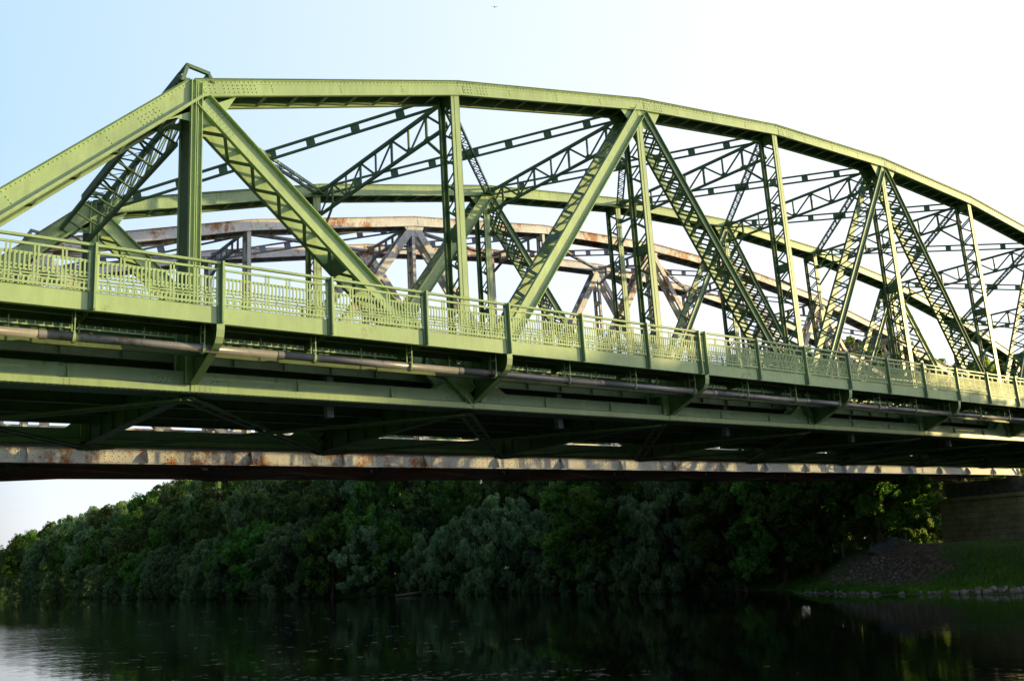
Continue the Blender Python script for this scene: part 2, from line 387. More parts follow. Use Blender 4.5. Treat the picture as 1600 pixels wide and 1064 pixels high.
        # gusset plates
        for i in range(n + 1):
            for y, s in ((yn, -1), (yi, 1)):
                if not near and s > 0: continue
                mb = MB(); xg = XN[i]; hh = hs[i]
                sl = (hs[min(i + 1, n)] - hs[max(i - 1, 0)]) / (9 * (min(i + 1, n) - max(i - 1, 0)))
                if i == 0: sl = .27
                if i == n: sl = -.27
                if i % 2 == 0:
                    gw = 1.15 if green else .62
                    pl = [(xg - gw, hh - .24 - gw * (sl if i else .93)), (xg + gw, hh - .24 + gw * (sl if i < n else -.93)), (xg + gw * .48, hh - (1.0 if green else .8)), (xg - gw * .48, hh - (1.0 if green else .8))]
                    mb.prism([(p[0], y - s * .018, p[1]) for p in pl], Y * 1, .012 if s < 0 else -.012)
                    mb.build('gusset_plate', mt, root)
                if green and i % 2 == 0 and near: continue
                mb = MB()
                pl = [(xg - 1.45, .30), (xg + 1.45, .30), (xg + .75, .78), (xg - .75, .78)] if i % 2 else [(xg - .7, .30), (xg + .7, .30), (xg + .35, .6), (xg - .35, .6)]
                mb.prism([(p[0], y - s * .125, p[1]) for p in pl], Y, .014 if s < 0 else -.014)
                if near and s < 0 and i % 2:
                    for r_ in range(9):
                        for q in (.42, .54, .66): mb.rivet((xg - .62 + r_ * .155 + (.05 if q == .54 else 0), y + .125, q), -Y, .02)
                mb.build('gusset_plate', mt, root)
        # verticals
        for i in range(n + 1):
            xg = XN[i]; zt = hs[i] - .24; heavy = i in (0, n)
            mb = MB()
            if green:
                if heavy:
                    # H-shaped portal column with projecting angle ribs
                    for y, s in ((yn + .02, -1), (yi - .02, 1)):
                        mb.bar((xg - .01, y + .0, .0), (xg - .01, y, hs[i] + .25), X * .16, Y * .012)
                        for q in (-.155, -.03, .02, .145):
                            mb.bar((xg + q, y + s * .06, .0), (xg + q, y + s * .06, hs[i] + .235), X * .011, Y * .06)
                        for q in (-.09, .08):
                            if near and s < 0: mb.rivets((xg + q, y - .013, .5), (xg + q, y - .013, hs[i]), -Y, .16, .022)
                    mb.cur = 1  # side plates carry painted shade, being turned from the sun
                    for q in (-.14, .12):
                        mb.bar((xg + q, (yn + yi) / 2, 0), (xg + q, (yn + yi) / 2, zt), X * .010, Y * (D / 2 - .035))
                else:
                    parts_channel(mb, (xg - .16, yn + .008, 0), (xg - .16, yn + .008, zt), 1, 1, .35, .014, .06, 0, dark=True)
                    mb.bar((xg - .19, yn - .004, 0), (xg - .19, yn - .004, zt), X * .008, Y * .006)
                    mb.cur = 1; mb.bar((xg - .23, yi - .008, 0), (xg - .23, yi - .008, zt), X * .105, Y * .008); mb.bar((xg - .325, yi - .07, 0), (xg - .325, yi - .07, zt), X * .009, Y * .065); mb.bar((xg - .135, yi - .07, 0), (xg - .135, yi - .07, zt), X * .009, Y * .065); mb.cur = 0  # far channel wholly in painted shade
            else:
                parts_channel(mb, (xg - .1, yn + .008, 0), (xg - .1, yn + .008, zt), 1, 1, .20, .014, .10, 0, dark=True)
                parts_channel(mb, (xg - .1, yi - .25, 0), (xg - .1, yi - .25, zt), -1, 1, .20, .014, .10, 0, dark=True)
            joined = (not green) or heavy; mb.cur = 0; m3 = [mt, mt2 if (green and heavy) else mt3]
            vp = None if joined else mb.build('vertical_post', m3, root)
            lb = mb if joined else MB()
            if green:
                if not heavy:
                    for off in (-.168, .03):
                        lacing(lb, (xg - .16, 0, .6), (xg - .16, 0, zt - .3), yn + .03, yi - .10, off, .46, .075)
                        battens(lb, (xg - .16, 0, .9), (xg - .16, 0, zt - .1), yn + .02, yi - .02, off + .012, zt * .5, .35)
            else:
                for off in (-.10, .10):
                    battens(lb, (xg - .1, 0, .6), (xg - .1, 0, zt - .2), yn + .02, yi - .26, off, 1.0, .28)
            lb.build('vertical_post' if joined else 'lacing', m3 if joined else mt3, root if joined else vp)
        # diagonals: even top nodes meet odd bottom nodes
        for i in range(n):
            if i % 2 == 0: a = V((XN[i], 0, hs[i] - .15)); b = V((XN[i + 1], 0, .12))
            else: a = V((XN[i + 1], 0, hs[i + 1] - .15)); b = V((XN[i], 0, .12))
            heavy = (i in (0, 1, n - 1, n - 2))
            d = (b - a).normalized()
            a2 = a + d * .25; b2 = b - d * .02
            mb = MB()
            if green:
                wd = .52 if heavy else .34
                fl = .13 if heavy else .10
                parts_channel(mb, (a2.x, yn + .006 + fl * .0, a2.z), (b2.x, yn + .006, b2.z), -1, 1, wd, .016, fl, 0, dark=not heavy)
                parts_channel(mb, (a2.x, yi - .006, a2.z), (b2.x, yi - .006, b2.z), 1, 1, wd, .016, fl, 0, dark=True)
                if heavy and near:
                    w = d.cross(Y).normalized()
                    for s in (-1, 1):
                        mb.rivets(V((a2.x, yn - .003, a2.z)) + w * s * (wd / 2 - .07), V((b2.x, yn - .003, b2.z)) + w * s * (wd / 2 - .07), -Y, .16, .024)
            else:
                wd = .40 if i < 4 else .34
                parts_channel(mb, (a2.x, yn + .006, a2.z), (b2.x, yn + .006, b2.z), 1, 1, wd, .016, .12, 0)
                parts_channel(mb, (a2.x, yi - .16, a2.z), (b2.x, yi - .16, b2.z), -1, 1, wd, .016, .12, 0)
            if green:
                dg = mb.build('diagonal', [mt if heavy else mt_mid, mt3], root); lb = MB()  # light diagonals use the half-dark green, shade put into the colour
            else: lb = mb
            if green:
                for off in (-wd / 2 + .01, wd / 2 - .01):
                    if heavy:
                        lacing(lb, (a2.x, 0, a2.z), (b2.x, 0, b2.z), yn, yi, off, .52, .125, .014)
                        battens(lb, (a2.x, 0, a2.z), (b2.x, 0, b2.z), yn, yi, off + .013, 5.2, .5)
                    else:
                        lacing(lb, (a2.x, 0, a2.z), (b2.x, 0, b2.z), yn, yi, off, .52, .085, .014, double=i % 2 == 0)
            else:
                for off in (-wd / 2 - .002, wd / 2 + .002):
                    battens(lb, (a2.x, 0, a2.z), (b2.x, 0, b2.z), yn + .01, yi - .17, off, 1.05, .42)
            if green: lb.build('lacing', mt3, dg)
            else: dg = lb.build('diagonal', [mt, mt3], root)
            if i < 6:
                # rivet cluster where the diagonal meets the chords
                if near:
                    mb = MB(); w = d.cross(Y).normalized()
                    yv = yn - .004
                    for r_ in range(9):
                        for q in ((-.12, 0, .12) if wd > .4 else (-.07, .07)):
                            mb.rivet(V((a2.x, yv, a2.z)) + d * (.15 + r_ * .13) + w * q, -Y, .02)
                            mb.rivet(V((b2.x, yv, b2.z)) - d * (.35 + r_ * .13) + w * q, -Y, .02)
                    o = mb.build('rivet_cluster', mt, dg)
        # curved stiffener plates on the bottom chord
        k = -2
        step = 3.0 if green else 4.5
        while True:
            xs = x0 + step * k; k += 1
            if xs > xb: break
            if not near: continue
            if green and (k - 1) % 3 == 0: continue
            mb = MB()
            y_ = yn + (.088 if green else .004); z0_, z1_ = (0.0, .33) if green else (-.19, .38)
            dep = .085 if green else .30
            pl = [(xs, y_, z0_), (xs, y_ - dep, z0_), (xs, y_ - dep * .92, z0_ + (z1_ - z0_) * .35), (xs, y_ - dep * .65, z0_ + (z1_ - z0_) * .68), (xs, y_ - dep * .3, z0_ + (z1_ - z0_) * .92), (xs, y_, z1_)]
            mb.prism(pl, X, .02)
            mb.build('stiffener', mt, root)
    yA, yB = ys[0] + .8, ys[1]
    yc0, yc1 = ys[0] + .4, ys[1] + .4
    # sway frames between the trusses
    for i in range(1, n):
        z = hs[i] - .12; xg = XN[i] - .05
        mb = MB(); ya, yb = yA, yB
        dp = 1.0 if green else .75
        def rod(p, q, wd=.09, t=.05):
            mb.strip(p, q, X, wd, t)
        rod((xg, ya - .3, z), (xg, yb + .3, z), .12, .12)
        if green:
            rod((xg, ya, z - dp), (xg, yb, z - dp), .11, .11)
            k = 8; Lb = yb - ya
            for j in range(k + 1):
                y0_ = ya + Lb * j / k
                if 0 < j < k: rod((xg, y0_, z), (xg, y0_, z - dp), .11 if j % 2 else .08, .05)
                if j < k:
                    y1_ = ya + Lb * (j + 1) / k
                    if j % 2 == 0: rod((xg + .03, y0_, z - dp + .02), (xg + .03, y1_, z - .02), .085, .04)
                    else: rod((xg + .03, y0_, z - .02), (xg + .03, y1_, z - dp + .02), .085, .04)
            for s, y0_ in ((1, ya), (-1, yb)):
                ky = y0_ + s * Lb / k
                rod((xg, ky, z - dp), (xg, y0_, z - dp - 1.15), .10, .06)
                mb.prism([(xg - .02, ky - .22, z - dp - .1), (xg - .02, ky + .22, z - dp - .1), (xg - .02, ky + .16, z - dp + .12), (xg - .02, ky - .16, z - dp + .12)], X, .03)
            for j in range(0, k + 1, 2):
                y0_ = ya + Lb * j / k
                mb.prism([(xg - .022, y0_ - .2, z - dp - .06), (xg - .022, y0_ + .2, z - dp - .06), (xg - .022, y0_ + .1, z - dp + .2), (xg - .022, y0_ - .1, z - dp + .2)], X, .02)
            for j in range(1, k + 1, 2):
                y0_ = ya + Lb * j / k
                mb.prism([(xg - .022, y0_ - .2, z + .06), (xg - .022, y0_ + .2, z + .06), (xg - .022, y0_ + .1, z - .2), (xg - .022, y0_ - .1, z - .2)], X, .02)
        else:
            # arched strut with plate posts
            k = 6; Lb = yb - ya
            zl = [z - dp * (1.35 if j in (0, k) else (.95 if j in (1, k - 1) else .7)) for j in range(k + 1)]
            for j in range(k):
                rod((xg, ya + Lb * j / k, zl[j]), (xg, ya + Lb * (j + 1) / k, zl[j + 1]), .13, .12)
            for j in range(1, k): rod((xg, ya + Lb * j / k, z), (xg, ya + Lb * j / k, zl[j]), .22, .03)
        mb.build('sway_frame', mt3, root)
    # top laterals
    for i in range(n):
        for kind in (0, 1):
            if kind == 0: a = V((XN[i], yB, hs[i] - .05)); b = V((XN[i + 1], yA, hs[i + 1] - .05))
            else: a = V((XN[i], yA, hs[i] - .12)); b = V((XN[i + 1], yB, hs[i + 1] - .12))
            d = (b - a); L = d.length; d.normalize(); w = d.cross(Z).normalized(); up = w.cross(d)
            mb = MB()
            if kind == 0:
                for s in (-1, 1):
                    mb.bar(a + up * s * .17, b + up * s * .17, w * .05, up * .035)
                k = 8
                for j in range(k + 1):
                    p = a + d * (L * j / k)
                    hw = .16 if j not in (0, 4, 8) else .36
                    mb.bar(p - d * hw, p + d * hw, w * .012, up * .17)
            elif green:
                for s in (-1, 1):
                    mb.bar(a + w * s * .15, b + w * s * .15, w * .035, up * .06)
                k = 22
                for j in range(k):
                    s = 1 if j % 2 else -1
                    for dz in (-.055, .055):
                        mb.strip(a + d * (L * j / k) + w * s * .15 + up * dz, a + d * (L * (j + 1) / k) - w * s * .15 + up * dz, up, .05, .012)
            else:
                for s in (-1, 1): mb.bar(a + w * s * .1, b + w * s * .1, w * .03, up * .06)
                for j in range(9):
                    p = a + d * (L * j / 8); mb.bar(p - d * .12, p + d * .12, w * .1, up * .008)
            mb.build('lateral_brace', mt3, root)
    # portals: laced box struts
    for i in (0, n):
        mb = MB(); xg = XN[i]; sg = 1 if i == 0 else -1
        q = V((-.86 * sg, 0, -.79)).normalized()     # down the end post
        base = V((xg, 0, hs[i]))
        U = [base + V((-.30 * sg, 0, .42)), base + V((.34 * sg, 0, .42)), base + q * 1.5 + V((.0, 0, .05)), base + q * 1.4 + V((.75 * sg, 0, -.45)), ]
        ya, yb = yA, yB
        for c in U:
            mb.bar((c.x, ya - .5 if c is U[0] or c is U[1] else ya, c.z), (c.x, yb + .3, c.z), X * .06, Z * .06)
        k = 10; Lb = yb - ya
        for (p, r) in ((0, 2), (1, 3), (2, 3), (0, 1)):
            for j in range(k + 1):
                y0_ = ya + Lb * j / k; A = U[p]; B = U[r]
                if j % 1 == 0: mb.bar((A.x, y0_, A.z), (B.x, y0_, B.z), Y * .04, X * .02 + Z * .015)
                if j < k and (p, r) != (2, 3):
                    y1_ = ya + Lb * (j + 1) / k
                    if j % 2: A, B = B, A
                    mb.bar((A.x, y0_, A.z), (B.x, y1_, B.z), Y * .03 , X * .03 + Z * .02)
        # open trapezoid frame standing on the chord at the strut's end
        for yy in (ys[0] - .0, ys[0] + .75, ys[1] + .05):
            zt = hs[i] + .30
            x_a, x_b = xg - .40, xg + .46
            t_a, t_b = xg - .27, xg + .34
            top_ = hs[i] + .70
            mb.bar((t_a - .03, yy, top_ - .04), (t_b + .03, yy, top_ - .14), Y * .05, Z * .05)
            mb.bar((x_a, yy, zt - (.15)), (t_a, yy, top_ - .07), Y * .05, X * .05)
            mb.bar((x_b, yy, zt), (t_b, yy, top_ - .17), Y * .05, X * .05)
        mb.bar((xg - .3, ys[0], hs[i] + .64), (xg - .3, ys[1] + .6, hs[i] + .64), X * .012, Z * .07)
        mb.bar((xg + .32, ys[0], hs[i] + .54), (xg + .32, ys[1] + .6, hs[i] + .54), X * .012, Z * .06)
        mb.bar((xg - .33, ys[0] + .5, hs[i] + .45), (xg - .33, ys[1] + .6, hs[i] + .45), X * .012, Z * .22)
        mb.build('portal_strut', mt3, root)
    # floor beams
    for i in range(-1, n + 2):
        xg = x0 + 9 * i; mb = MB()
        ya, yb = ys[0] + .2, ys[1] + .6
        zt = 1.0 if green else .95
        z0_ = -.27 if green else -.05
        prof = [(ya + .1, .12), (ya + .9, z0_), (yb - .9, z0_), (yb - .1, .12), (yb - .1, zt), (ya + .1, zt)]
        mb.prism([(xg - .008, p[0], p[1]) for p in prof], X, .016)
        mb.bar((xg, ya + .9, z0_), (xg, yb - .9, z0_), X * .16, Z * .014)
        mb.bar((xg, ya + .1, .12), (xg, ya + .9, z0_), X * .16, Z * .014)
        mb.bar((xg, yb - .1, .12), (xg, yb - .9, z0_), X * .16, Z * .014)
        k = 8
        for j in range(1, k):
            y0_ = ya + (yb - ya) * j / k
            mb.bar((xg, y0_, z0_ + .02), (xg, y0_, zt), X * .09, Y * .012)
        mb.build('floor_beam', mt2, root)
    # stringers
    sy = [ys[0] + 1.9, ys[0] + 3.9, ys[0] + 5.9, ys[0] + 7.9, ys[1] - .7] if green else [ys[0] + 1.9, ys[1] - 1.1]
    for y in sy:
        mb = MB(); xa, xb = XN[0] - 9.6, XN[n] + 9.6
        mb.bar((xa, y, .72), (xb, y, .72), Y * .010, Z * .32)
        mb.bar((xa, y, .40), (xb, y, .40), Y * .11, Z * .012)
        for k in range(int((xb - xa) / 1.5)):
            mb.bar((xa + .5 + 1.5 * k, y, .415), (xa + .5 + 1.5 * k, y, 1.0), X * .008, Y * .07)
        mb.build('stringer', mt2, root)
    # bottom laterals: battened flats under the floor
    for i in range(-1, n + 1):
        for kind in (0, 1):
            a = V((x0 + 9 * i, ys[0] + .5, -.30)); b = V((x0 + 9 * i + 9, ys[1] + .3, -.30))
            if kind: a.y, b.y = b.y, a.y; a.z = b.z = -.36
            d = (b - a); L = d.length; d.normalize(); w = d.cross(Z).normalized()
            mb = MB()
            for s in (-1, 1): mb.bar(a + w * s * .17, b + w * s * .17, w * .055, Z * .03)
            for j in range(11):
                p = a + d * (L * j / 10); mb.bar(p - d * .16, p + d * .16, w * .17, Z * .008)
            mb.build('bottom_lateral_brace', mt2, root)

green = empty('road_bridge', (0, 0, ZB))
tag(green, 'green riveted steel truss road bridge with curved top chords and a cantilevered footway', 'bridge')
truss_bridge(green, 0.0, (0.0, 10.43), H, M['green'], M['green_under_shade'], M['green_brace_shade'], 'green')
railway = empty('railway_bridge', (0, 0, ZB))
tag(railway, 'rust stained pale grey riveted truss railway bridge standing behind the green one', 'bridge')
truss_bridge(railway, -.75, (16.0, 21.0), [h + .10 for h in H], M['rust'], M['rust_dark'], M['rust_brace_shade'], 'rust')

# deck of the road bridge
xa, xb = -9.6, 81.6
mb = MB(); mb.box((xa, 1.0, 1.06), (xb, 10.2, 1.26)); mb.build('deck_slab', M['green_under_shade'], green)
mb = MB(); mb.box((xa, 1.25, 1.264), (xb, 9.95, 1.32)); mb.build('road_surface', M['asphalt'], green)
for y in (1.0, 10.2):
    mb = MB(); mb.bar((xa, y, 1.18), (xb, y, 1.18), Y * .012, Z * .43); mb.bar((xa, y, 1.618), (xb, y, 1.618), Y * .07, Z * .008); mb.bar((xa, y, .745), (xb, y, .745), Y * .1, Z * .012)
    for k in range(61): mb.bar((xa + .6 + 1.5 * k, y - .06 if y < 5 else y + .06, .76), (xa + .6 + 1.5 * k, y - .06 if y < 5 else y + .06, 1.35), X * .01, Y * .055)
    mb.build('deck_edge_girder', M['green_under_shade'], green)  # girder darkened too: shade under the footway is in its colour
# footway
YF = -1.93
mb = MB(); mb.box((xa, YF + .06, 1.43), (xb, -.30, 1.50)); mb.build('footway_floor', M['green_under_shade'], green)
mb = MB()
mb.bar((xa, YF, 1.375), (xb, YF, 1.375), Y * .012, Z * .21)
mb.bar((xa, YF + .06, 1.168), (xb, YF + .06, 1.168), Y * .07, Z * .008)
mb.bar((xa, YF + .04, 1.588), (xb, YF + .04, 1.588), Y * .052, Z * .006)
mb.build('footway_fascia', M['green_rail'], green)
for y, z in ((-.42, 1.23), (-1.15, 1.23)):
    mb = MB(); mb.bar((xa, y, z + .09), (xb, y, z + .09), Y * .008, Z * .10); mb.bar((xa, y, z - .02), (xb, y, z - .02), Y * .06, Z * .008)
    mb.build('footway_stringer', M['green_under_shade'], green)
for i in range(-1, 10):
    xg = 9.0 * i
    pl = [(0, .10, .00), (0, -.12, -.02), (0, -.42, .10), (0, -1.05, .36), (0, -1.62, .60), (0, -1.80, .70), (0, -1.90, .84), (0, YF - .01, 1.02), (0, YF - .01, 1.17), (0, YF + .1, 1.42), (0, .10, 1.42)]
    mb = MB(); mb.cur = 1; mb.prism([(xg + .01, p[1], p[2]) for p in pl], X, .02); mb.cur = 0  # bracket web takes the deep shade tone, painted in
    edge = pl[1:9]
    for a, b in zip(edge, edge[1:]):
        mb.bar((xg + .02, a[1], a[2]), (xg + .02, b[1], b[2]), X * .10, V((0, b[2] - a[2], -(b[1] - a[1]))).normalized() * .009)
    mb.build('footway_bracket', [M['green'], M['green_under_shade']], green)
for k in range(-3, 28):
    if k % 3 == 0: continue
    xg = 3.0 * k; mb = MB()
    mb.prism([(xg, YF + .03, 1.19), (xg, -.35, 1.02), (xg, -.35, 1.42), (xg, YF + .03, 1.42)], X, .016)
    mb.build('footway_crossbeam', M['green_under_shade'], green)

# railings
def bay_mesh(pattern=True):
    mb = MB(); L = 2.88; y0 = 0
    for z, h, t in ((2.545 - 1.6, .028, .022), (.72, .032, .012), (.435, .024, .012), (.345, .024, .012), (.19, .022, .016), (.055, .026, .03)):
        mb.bar((0, y0, z), (L, y0, z), Y * t, Z * h)
    ng = 5; p = L / ng
    for g in range(ng):
        xo = g * p + .03
        for x in (xo + .02, xo + p - .06):
            mb.bar((x, -.012, .0), (x, -.012, .945), X * .021, Y * .01)
        for j in range(4):
            x = xo + .02 + (p - .08) * (j + 1) / 5
            mb.bar((x, -.014, .34), (x, -.014, .735), X * .020, Y * .01)
            mb.bar((x, -.014, .0), (x, -.014, .19), X * .020, Y * .01)
        mb.bar((xo + .05, -.012, .27), (xo + p - .1, -.012, .27), Y * .01, Z * .014)
        mb.bar((xo + .24, -.012, .19), (xo + .24, -.012, .345), X * .016, Y * .01)
    return mb
rail = empty('footway_railing', (0, YF - .03, ZB + 1.6))
tag(rail, 'green steel footway railing with stepped pickets along the outer edge of the footway', 'railing')
panel0 = None; post0 = None; rnd0 = random.Random(3)
for k in range(-4, 28):
    xg = 3.0 * k
    if k > -4:
        mb = None
    if panel0 is None:
        panel0 = bay_mesh().build('railing_panel', M['green_rail'], rail); panel0.location = (xg + .06, 0, 0)
        mb = MB()
        mb.cur = 1; mb.bar((-.03, .0, -.43), (-.03, .0, 1.16), X * .048, Y * .008)  # back plate colour paints the shadow beside the rib
        mb.cur = 0; mb.bar((.040, -.05, -.43), (.040, -.05, 1.16), X * .026, Y * .058)
        mb.cur = 1; mb.bar((-.072, .03, -.43), (-.085, .03, 1.16), X * .008, Y * .035)
        mb.cur = 0
        for q in range(10): mb.rivet((.040, -.108, -.4 + q * .05 + (q > 5) * .8), -Y, .012)
        post0 = mb.build('railing_post', [M['green'], M['green_brace_shade']], rail); post0.location = (xg, 0, 0)
        mb = MB(); mb.tube([(0, 0, 1.12), (2.98, 0, 1.12)], .04, 8); mb.bar((0, 0, 1.095), (2.98, 0, 1.095), Y * .045, Z * .012)
        hr0 = mb.build('handrail', M['green'], rail); hr0.location = (xg + .01, 0, 0)
    else:
        for src, dx in ((panel0, .06), (post0, 0), (hr0, .01)):
            c = src.copy(); col.objects.link(c); c.parent = rail; c.location = (xg + dx, 0, 0)
            if src is panel0: c.location = (xg + dx, rnd0.uniform(-.008, .008), rnd0.uniform(-.008, .005)); c.rotation_euler = (rnd0.gauss(0, .006), rnd0.gauss(0, .0012), rnd0.gauss(0, .002))
            if src is post0: c.rotation_euler = (rnd0.gauss(0, .004), rnd0.gauss(0, .004), 0)
    if k == 6:
        c = post0.copy(); col.objects.link(c); c.parent = rail; c.location = (xg - .34, 0, 0)
# road-side parapet rails
for y, lab in ((-.32, 'low green picket parapet between the footway and the near truss'), (.92, 'green picket guard rail along the near edge of the roadway'), (10.28, 'green picket guard rail along the far edge of the roadway')):
    r = empty('parapet_railing', (0, y, ZB + (1.5 if y < 0 else 1.33))); tag(r, lab, 'railing')
    p0 = None
    for k in range(-3, 27):
        if p0 is None:
            mb = MB(); hh = .86 if y < 0 else .95
            for z in (.10, hh * .5, hh): mb.bar((0, 0, z), (3, 0, z), Y * .018, Z * .022)
            for j in range(15): mb.bar((.2 * j, -.01, .1), (.2 * j, -.01, hh), X * .014, Y * .01)
            mb.bar((0, .03, 0), (0, .03, hh + .02), X * .035, Y * .03)
            p0 = mb.build('railing_panel', M['green_rail'], r); p0.location = (3.0 * k, 0, 0)
        else:
            c = p0.copy(); col.objects.link(c); c.parent = r; c.location = (3.0 * k, 0, 0)

# pipe slung under the footway
pipe = empty('water_pipe', (0, -1.45, ZB + .62)); tag(pipe, 'grey steel pipe with brown stained underside slung beneath the footway', 'pipe')
k = 0
while k < 16:
    x_ = -9.6 + 5.7 * k; mb = MB(); mb.tube([(x_, 0, 0), (x_ + 5.68, 0, 0)], .102, 18)
    o = mb.build('pipe_section', M['pipe'], pipe, True)
    mb = MB(); mb.tube([(x_ - .08, 0, 0), (x_ + .08, 0, 0)], .112, 18)
    mb.build('pipe_collar', M['pipe'], pipe, False); k += 1
for k in range(-3, 27):
    xg = 3.0 * k - .25
    mb = MB()
    for s in (-1, 1): mb.bar((xg, s * .135, 0), (xg, s * .135, .62), X * .012, Y * .008)
    mb.tube([(xg - .03, 0, 0), (xg + .03, 0, 0)], .145, 14)
    mb.bar((xg, -.14, .40), (xg, .14, .40), X * .02, Z * .02)
    mb.build('pipe_hanger', M['green'], pipe)
cable = empty('conduit', (0, -.90, ZB + .66)); tag(cable, 'dark green cable channel running just behind the pipe beneath the footway', 'cable channel')
mb = MB(); mb.bar((-9.6, 0, 0), (81.6, 0, 0), Y * .008, Z * .11); mb.bar((-9.6, .04, -.11), (81.6, .04, -.11), Y * .045, Z * .006); mb.build('conduit_channel', M['green_under_shade'], cable)  # channel height and depth set so its shadow covers the chord web
for k in range(60):
    mb = MB(); mb.bar((-9 + 1.5 * k, 0, 0), (-9 + 1.5 * k, 0, .50), X * .012, Y * .02)
    mb.build('channel_hanger', M['green'], cable)
# drain downpipes
dlabs = ['one bay from the portal column', 'under the first light diagonal', 'past the third bracket', 'in the shaded middle of the span', 'near the right edge of the view']
for i, xg in enumerate((4.56, 13.56, 22.6, 31.6, 40.5, 49.6)):
    mb = MB(); mb.box((-.11, -.11, -.95), (.11, .11, .95)); 
    mb.box((-.14, -.14, .55), (.14, .14, .63)); mb.box((-.14, -.14, -.35), (.14, .14, -.27))
    o = mb.build('downpipe', M['drain'], green, loc=(xg, 1.25, .45))

# railway deck: sleepers, rails, side pipe
mb = MB()
for k in range(150): mb.box((-10.2 + .61 * k, 17.3, 1.06), (-9.95 + .61 * k, 20.4, 1.22))
mb.build('sleepers', M['rust_dark'], railway)
for y in (18.15, 19.6):
    mb = MB(); mb.bar((-10.3, y, 1.25), (80, y, 1.25), Y * .07, Z * .012); mb.bar((-10.3, y, 1.32), (80, y, 1.32), Y * .01, Z * .06); mb.bar((-10.3, y, 1.39), (80, y, 1.39), Y * .035, Z * .02)
    mb.build('rail', M['rust'], railway)
mb = MB(); mb.bar((-10.3, 16.9, 1.30), (80, 16.9, 1.30), Y * .02, Z * .09)
mb.bar((-10.3, 16.9, 1.0), (80, 16.9, 1.0), Y * .3, Z * .012)
mb.build('walkway_girder', M['rust_heavy'], railway)
for k in range(20):
    mb = MB(); mb.bar((-9 + 4.5 * k, 16.86, .9), (-9 + 4.5 * k, 16.86, 1.5), X * .18, Y * .03)
    mb.build('walkway_clamp', M['rust_heavy'], railway)

# ---------------------------------------------------------------- terrain
def sm(t): t = max(0, min(1, t)); return t * t * (3 - 2 * t)
def shore(y):       # x of the far waterline
    pts = [(-400, 70), (-60, 60), (-20, 58), (0, 56.5), (10, 55.2), (16, 55.6), (23, 57.6), (30, 63.2), (36, 64), (46, 62), (70, 66), (93, 68), (115, 63), (140, 62), (200, 68), (300, 78), (542, 95), (1200, 180), (3000, 300)]
    for (a, b), (c, d) in zip(pts, pts[1:]):
        if y <= c: return b + (d - b) * sm((y - a) / (c - a)) if y >= a else b
    return pts[-1][1]
def near_shore(y): return -2.2 + .8 * math.sin(y * .21) + (0 if y < 25 else -.02 * (y - 25))
def height(x, y):
    n = noise.noise(V((x * .13, y * .13, 3))) * .5 + noise.noise(V((x * .5, y * .5, 7))) * .18
    s = x - shore(y)
    if s > -6:
        prom = math.exp(-((y - 18) / 12) ** 2)
        h = -1.2 + 1.25 * sm((s + 6) / 6) if s < 0 else .05 + (2.5 + .75 * prom * sm((s - 2) / 7) * (1 - .8 * sm((s - 12) / 6))) * sm(s / (8.5 + 2 * (1 - prom))) + .3 * sm((s - 22) / 30)
        if y < 8: h += sm((8 - y) / 14) * .7 * sm(s / 7) 
        return h + n * sm((s + 1) / 5) * .9
    t = near_shore(y) - x
    if t > -6: return -1.2 + 1.25 * sm((t + 6) / 6) + (min(t, 9) * .30 + n * sm(t / 4) * .5 if t > 0 else 0)
    return -1.2
xs = [-900, -400, -200, -100, -60, -40, -30, -24]
xs += [-20 + .9 * i for i in range(22)] + [4, 15, 30, 45, 50] + [52 + .6 * i for i in range(48)] + [82, 86, 92, 100, 115, 140, 180, 250, 400, 800, 1600, 3000]
yy = [-1500, -600, -300, -150, -90, -60] + [-45 + .9 * i for i in range(105)] + [52, 56, 62, 70, 80, 92, 105, 120, 135, 150, 170, 200, 240, 280, 330, 400, 480, 560, 700, 900, 1300, 2000, 3000]
mb = MB(); nx = len(xs)
for y in yy:
    for x in xs: mb.v.append((x, y, height(x, y)))
for j in range(len(yy) - 1):
    for i in range(nx - 1):
        mb.f.append((j * nx + i, j * nx + i + 1, (j + 1) * nx + i + 1, (j + 1) * nx + i))
tag(mb.build('ground', M['ground'], smooth=True), kind='structure')
mb = MB(); mb.v = [(-900, -1500, 0), (3000, -1500, 0), (3000, 3000, 0), (-900, 3000, 0)]; mb.f = [(0, 1, 2, 3)]
tag(mb.build('river_water', M['water']), kind='structure')

# ---------------------------------------------------------------- pier
pier = empty('bridge_pier', (78, 9, 0)); tag(pier, 'massive weathered stone block pier carrying both bridges on the far bank', 'pier')
def tapered(mb, x0_, x1_, y0_, y1_, z0_, z1_, t):
    p = [(x0_, y0_, z0_), (x1_, y0_, z0_), (x1_, y1_, z0_), (x0_, y1_, z0_), (x0_ + t, y0_ + t, z1_), (x1_ - t, y0_ + t, z1_), (x1_ - t, y1_ - t, z1_), (x0_ + t, y1_ - t, z1_)]
    mb.add(p, [(0, 3, 2, 1), (4, 5, 6, 7), (0, 1, 5, 4), (1, 2, 6, 5), (2, 3, 7, 6), (3, 0, 4, 7)])
mb = MB(); tapered(mb, -.2, 5.0, -14, 13.6, 1.5, 6.85, .15); mb.build('stone_shaft', M['stone'], pier)
mb = MB(); mb.box((-.25, -13.9, 6.853), (4.85, 13.7, 7.15)); mb.build('capping_course', M['stone'], pier)
mb = MB(); mb.box((.5, -13.2, 7.153), (4.4, 13.0, 8.45)); mb.build('bearing_block', M['rubble'], pier)

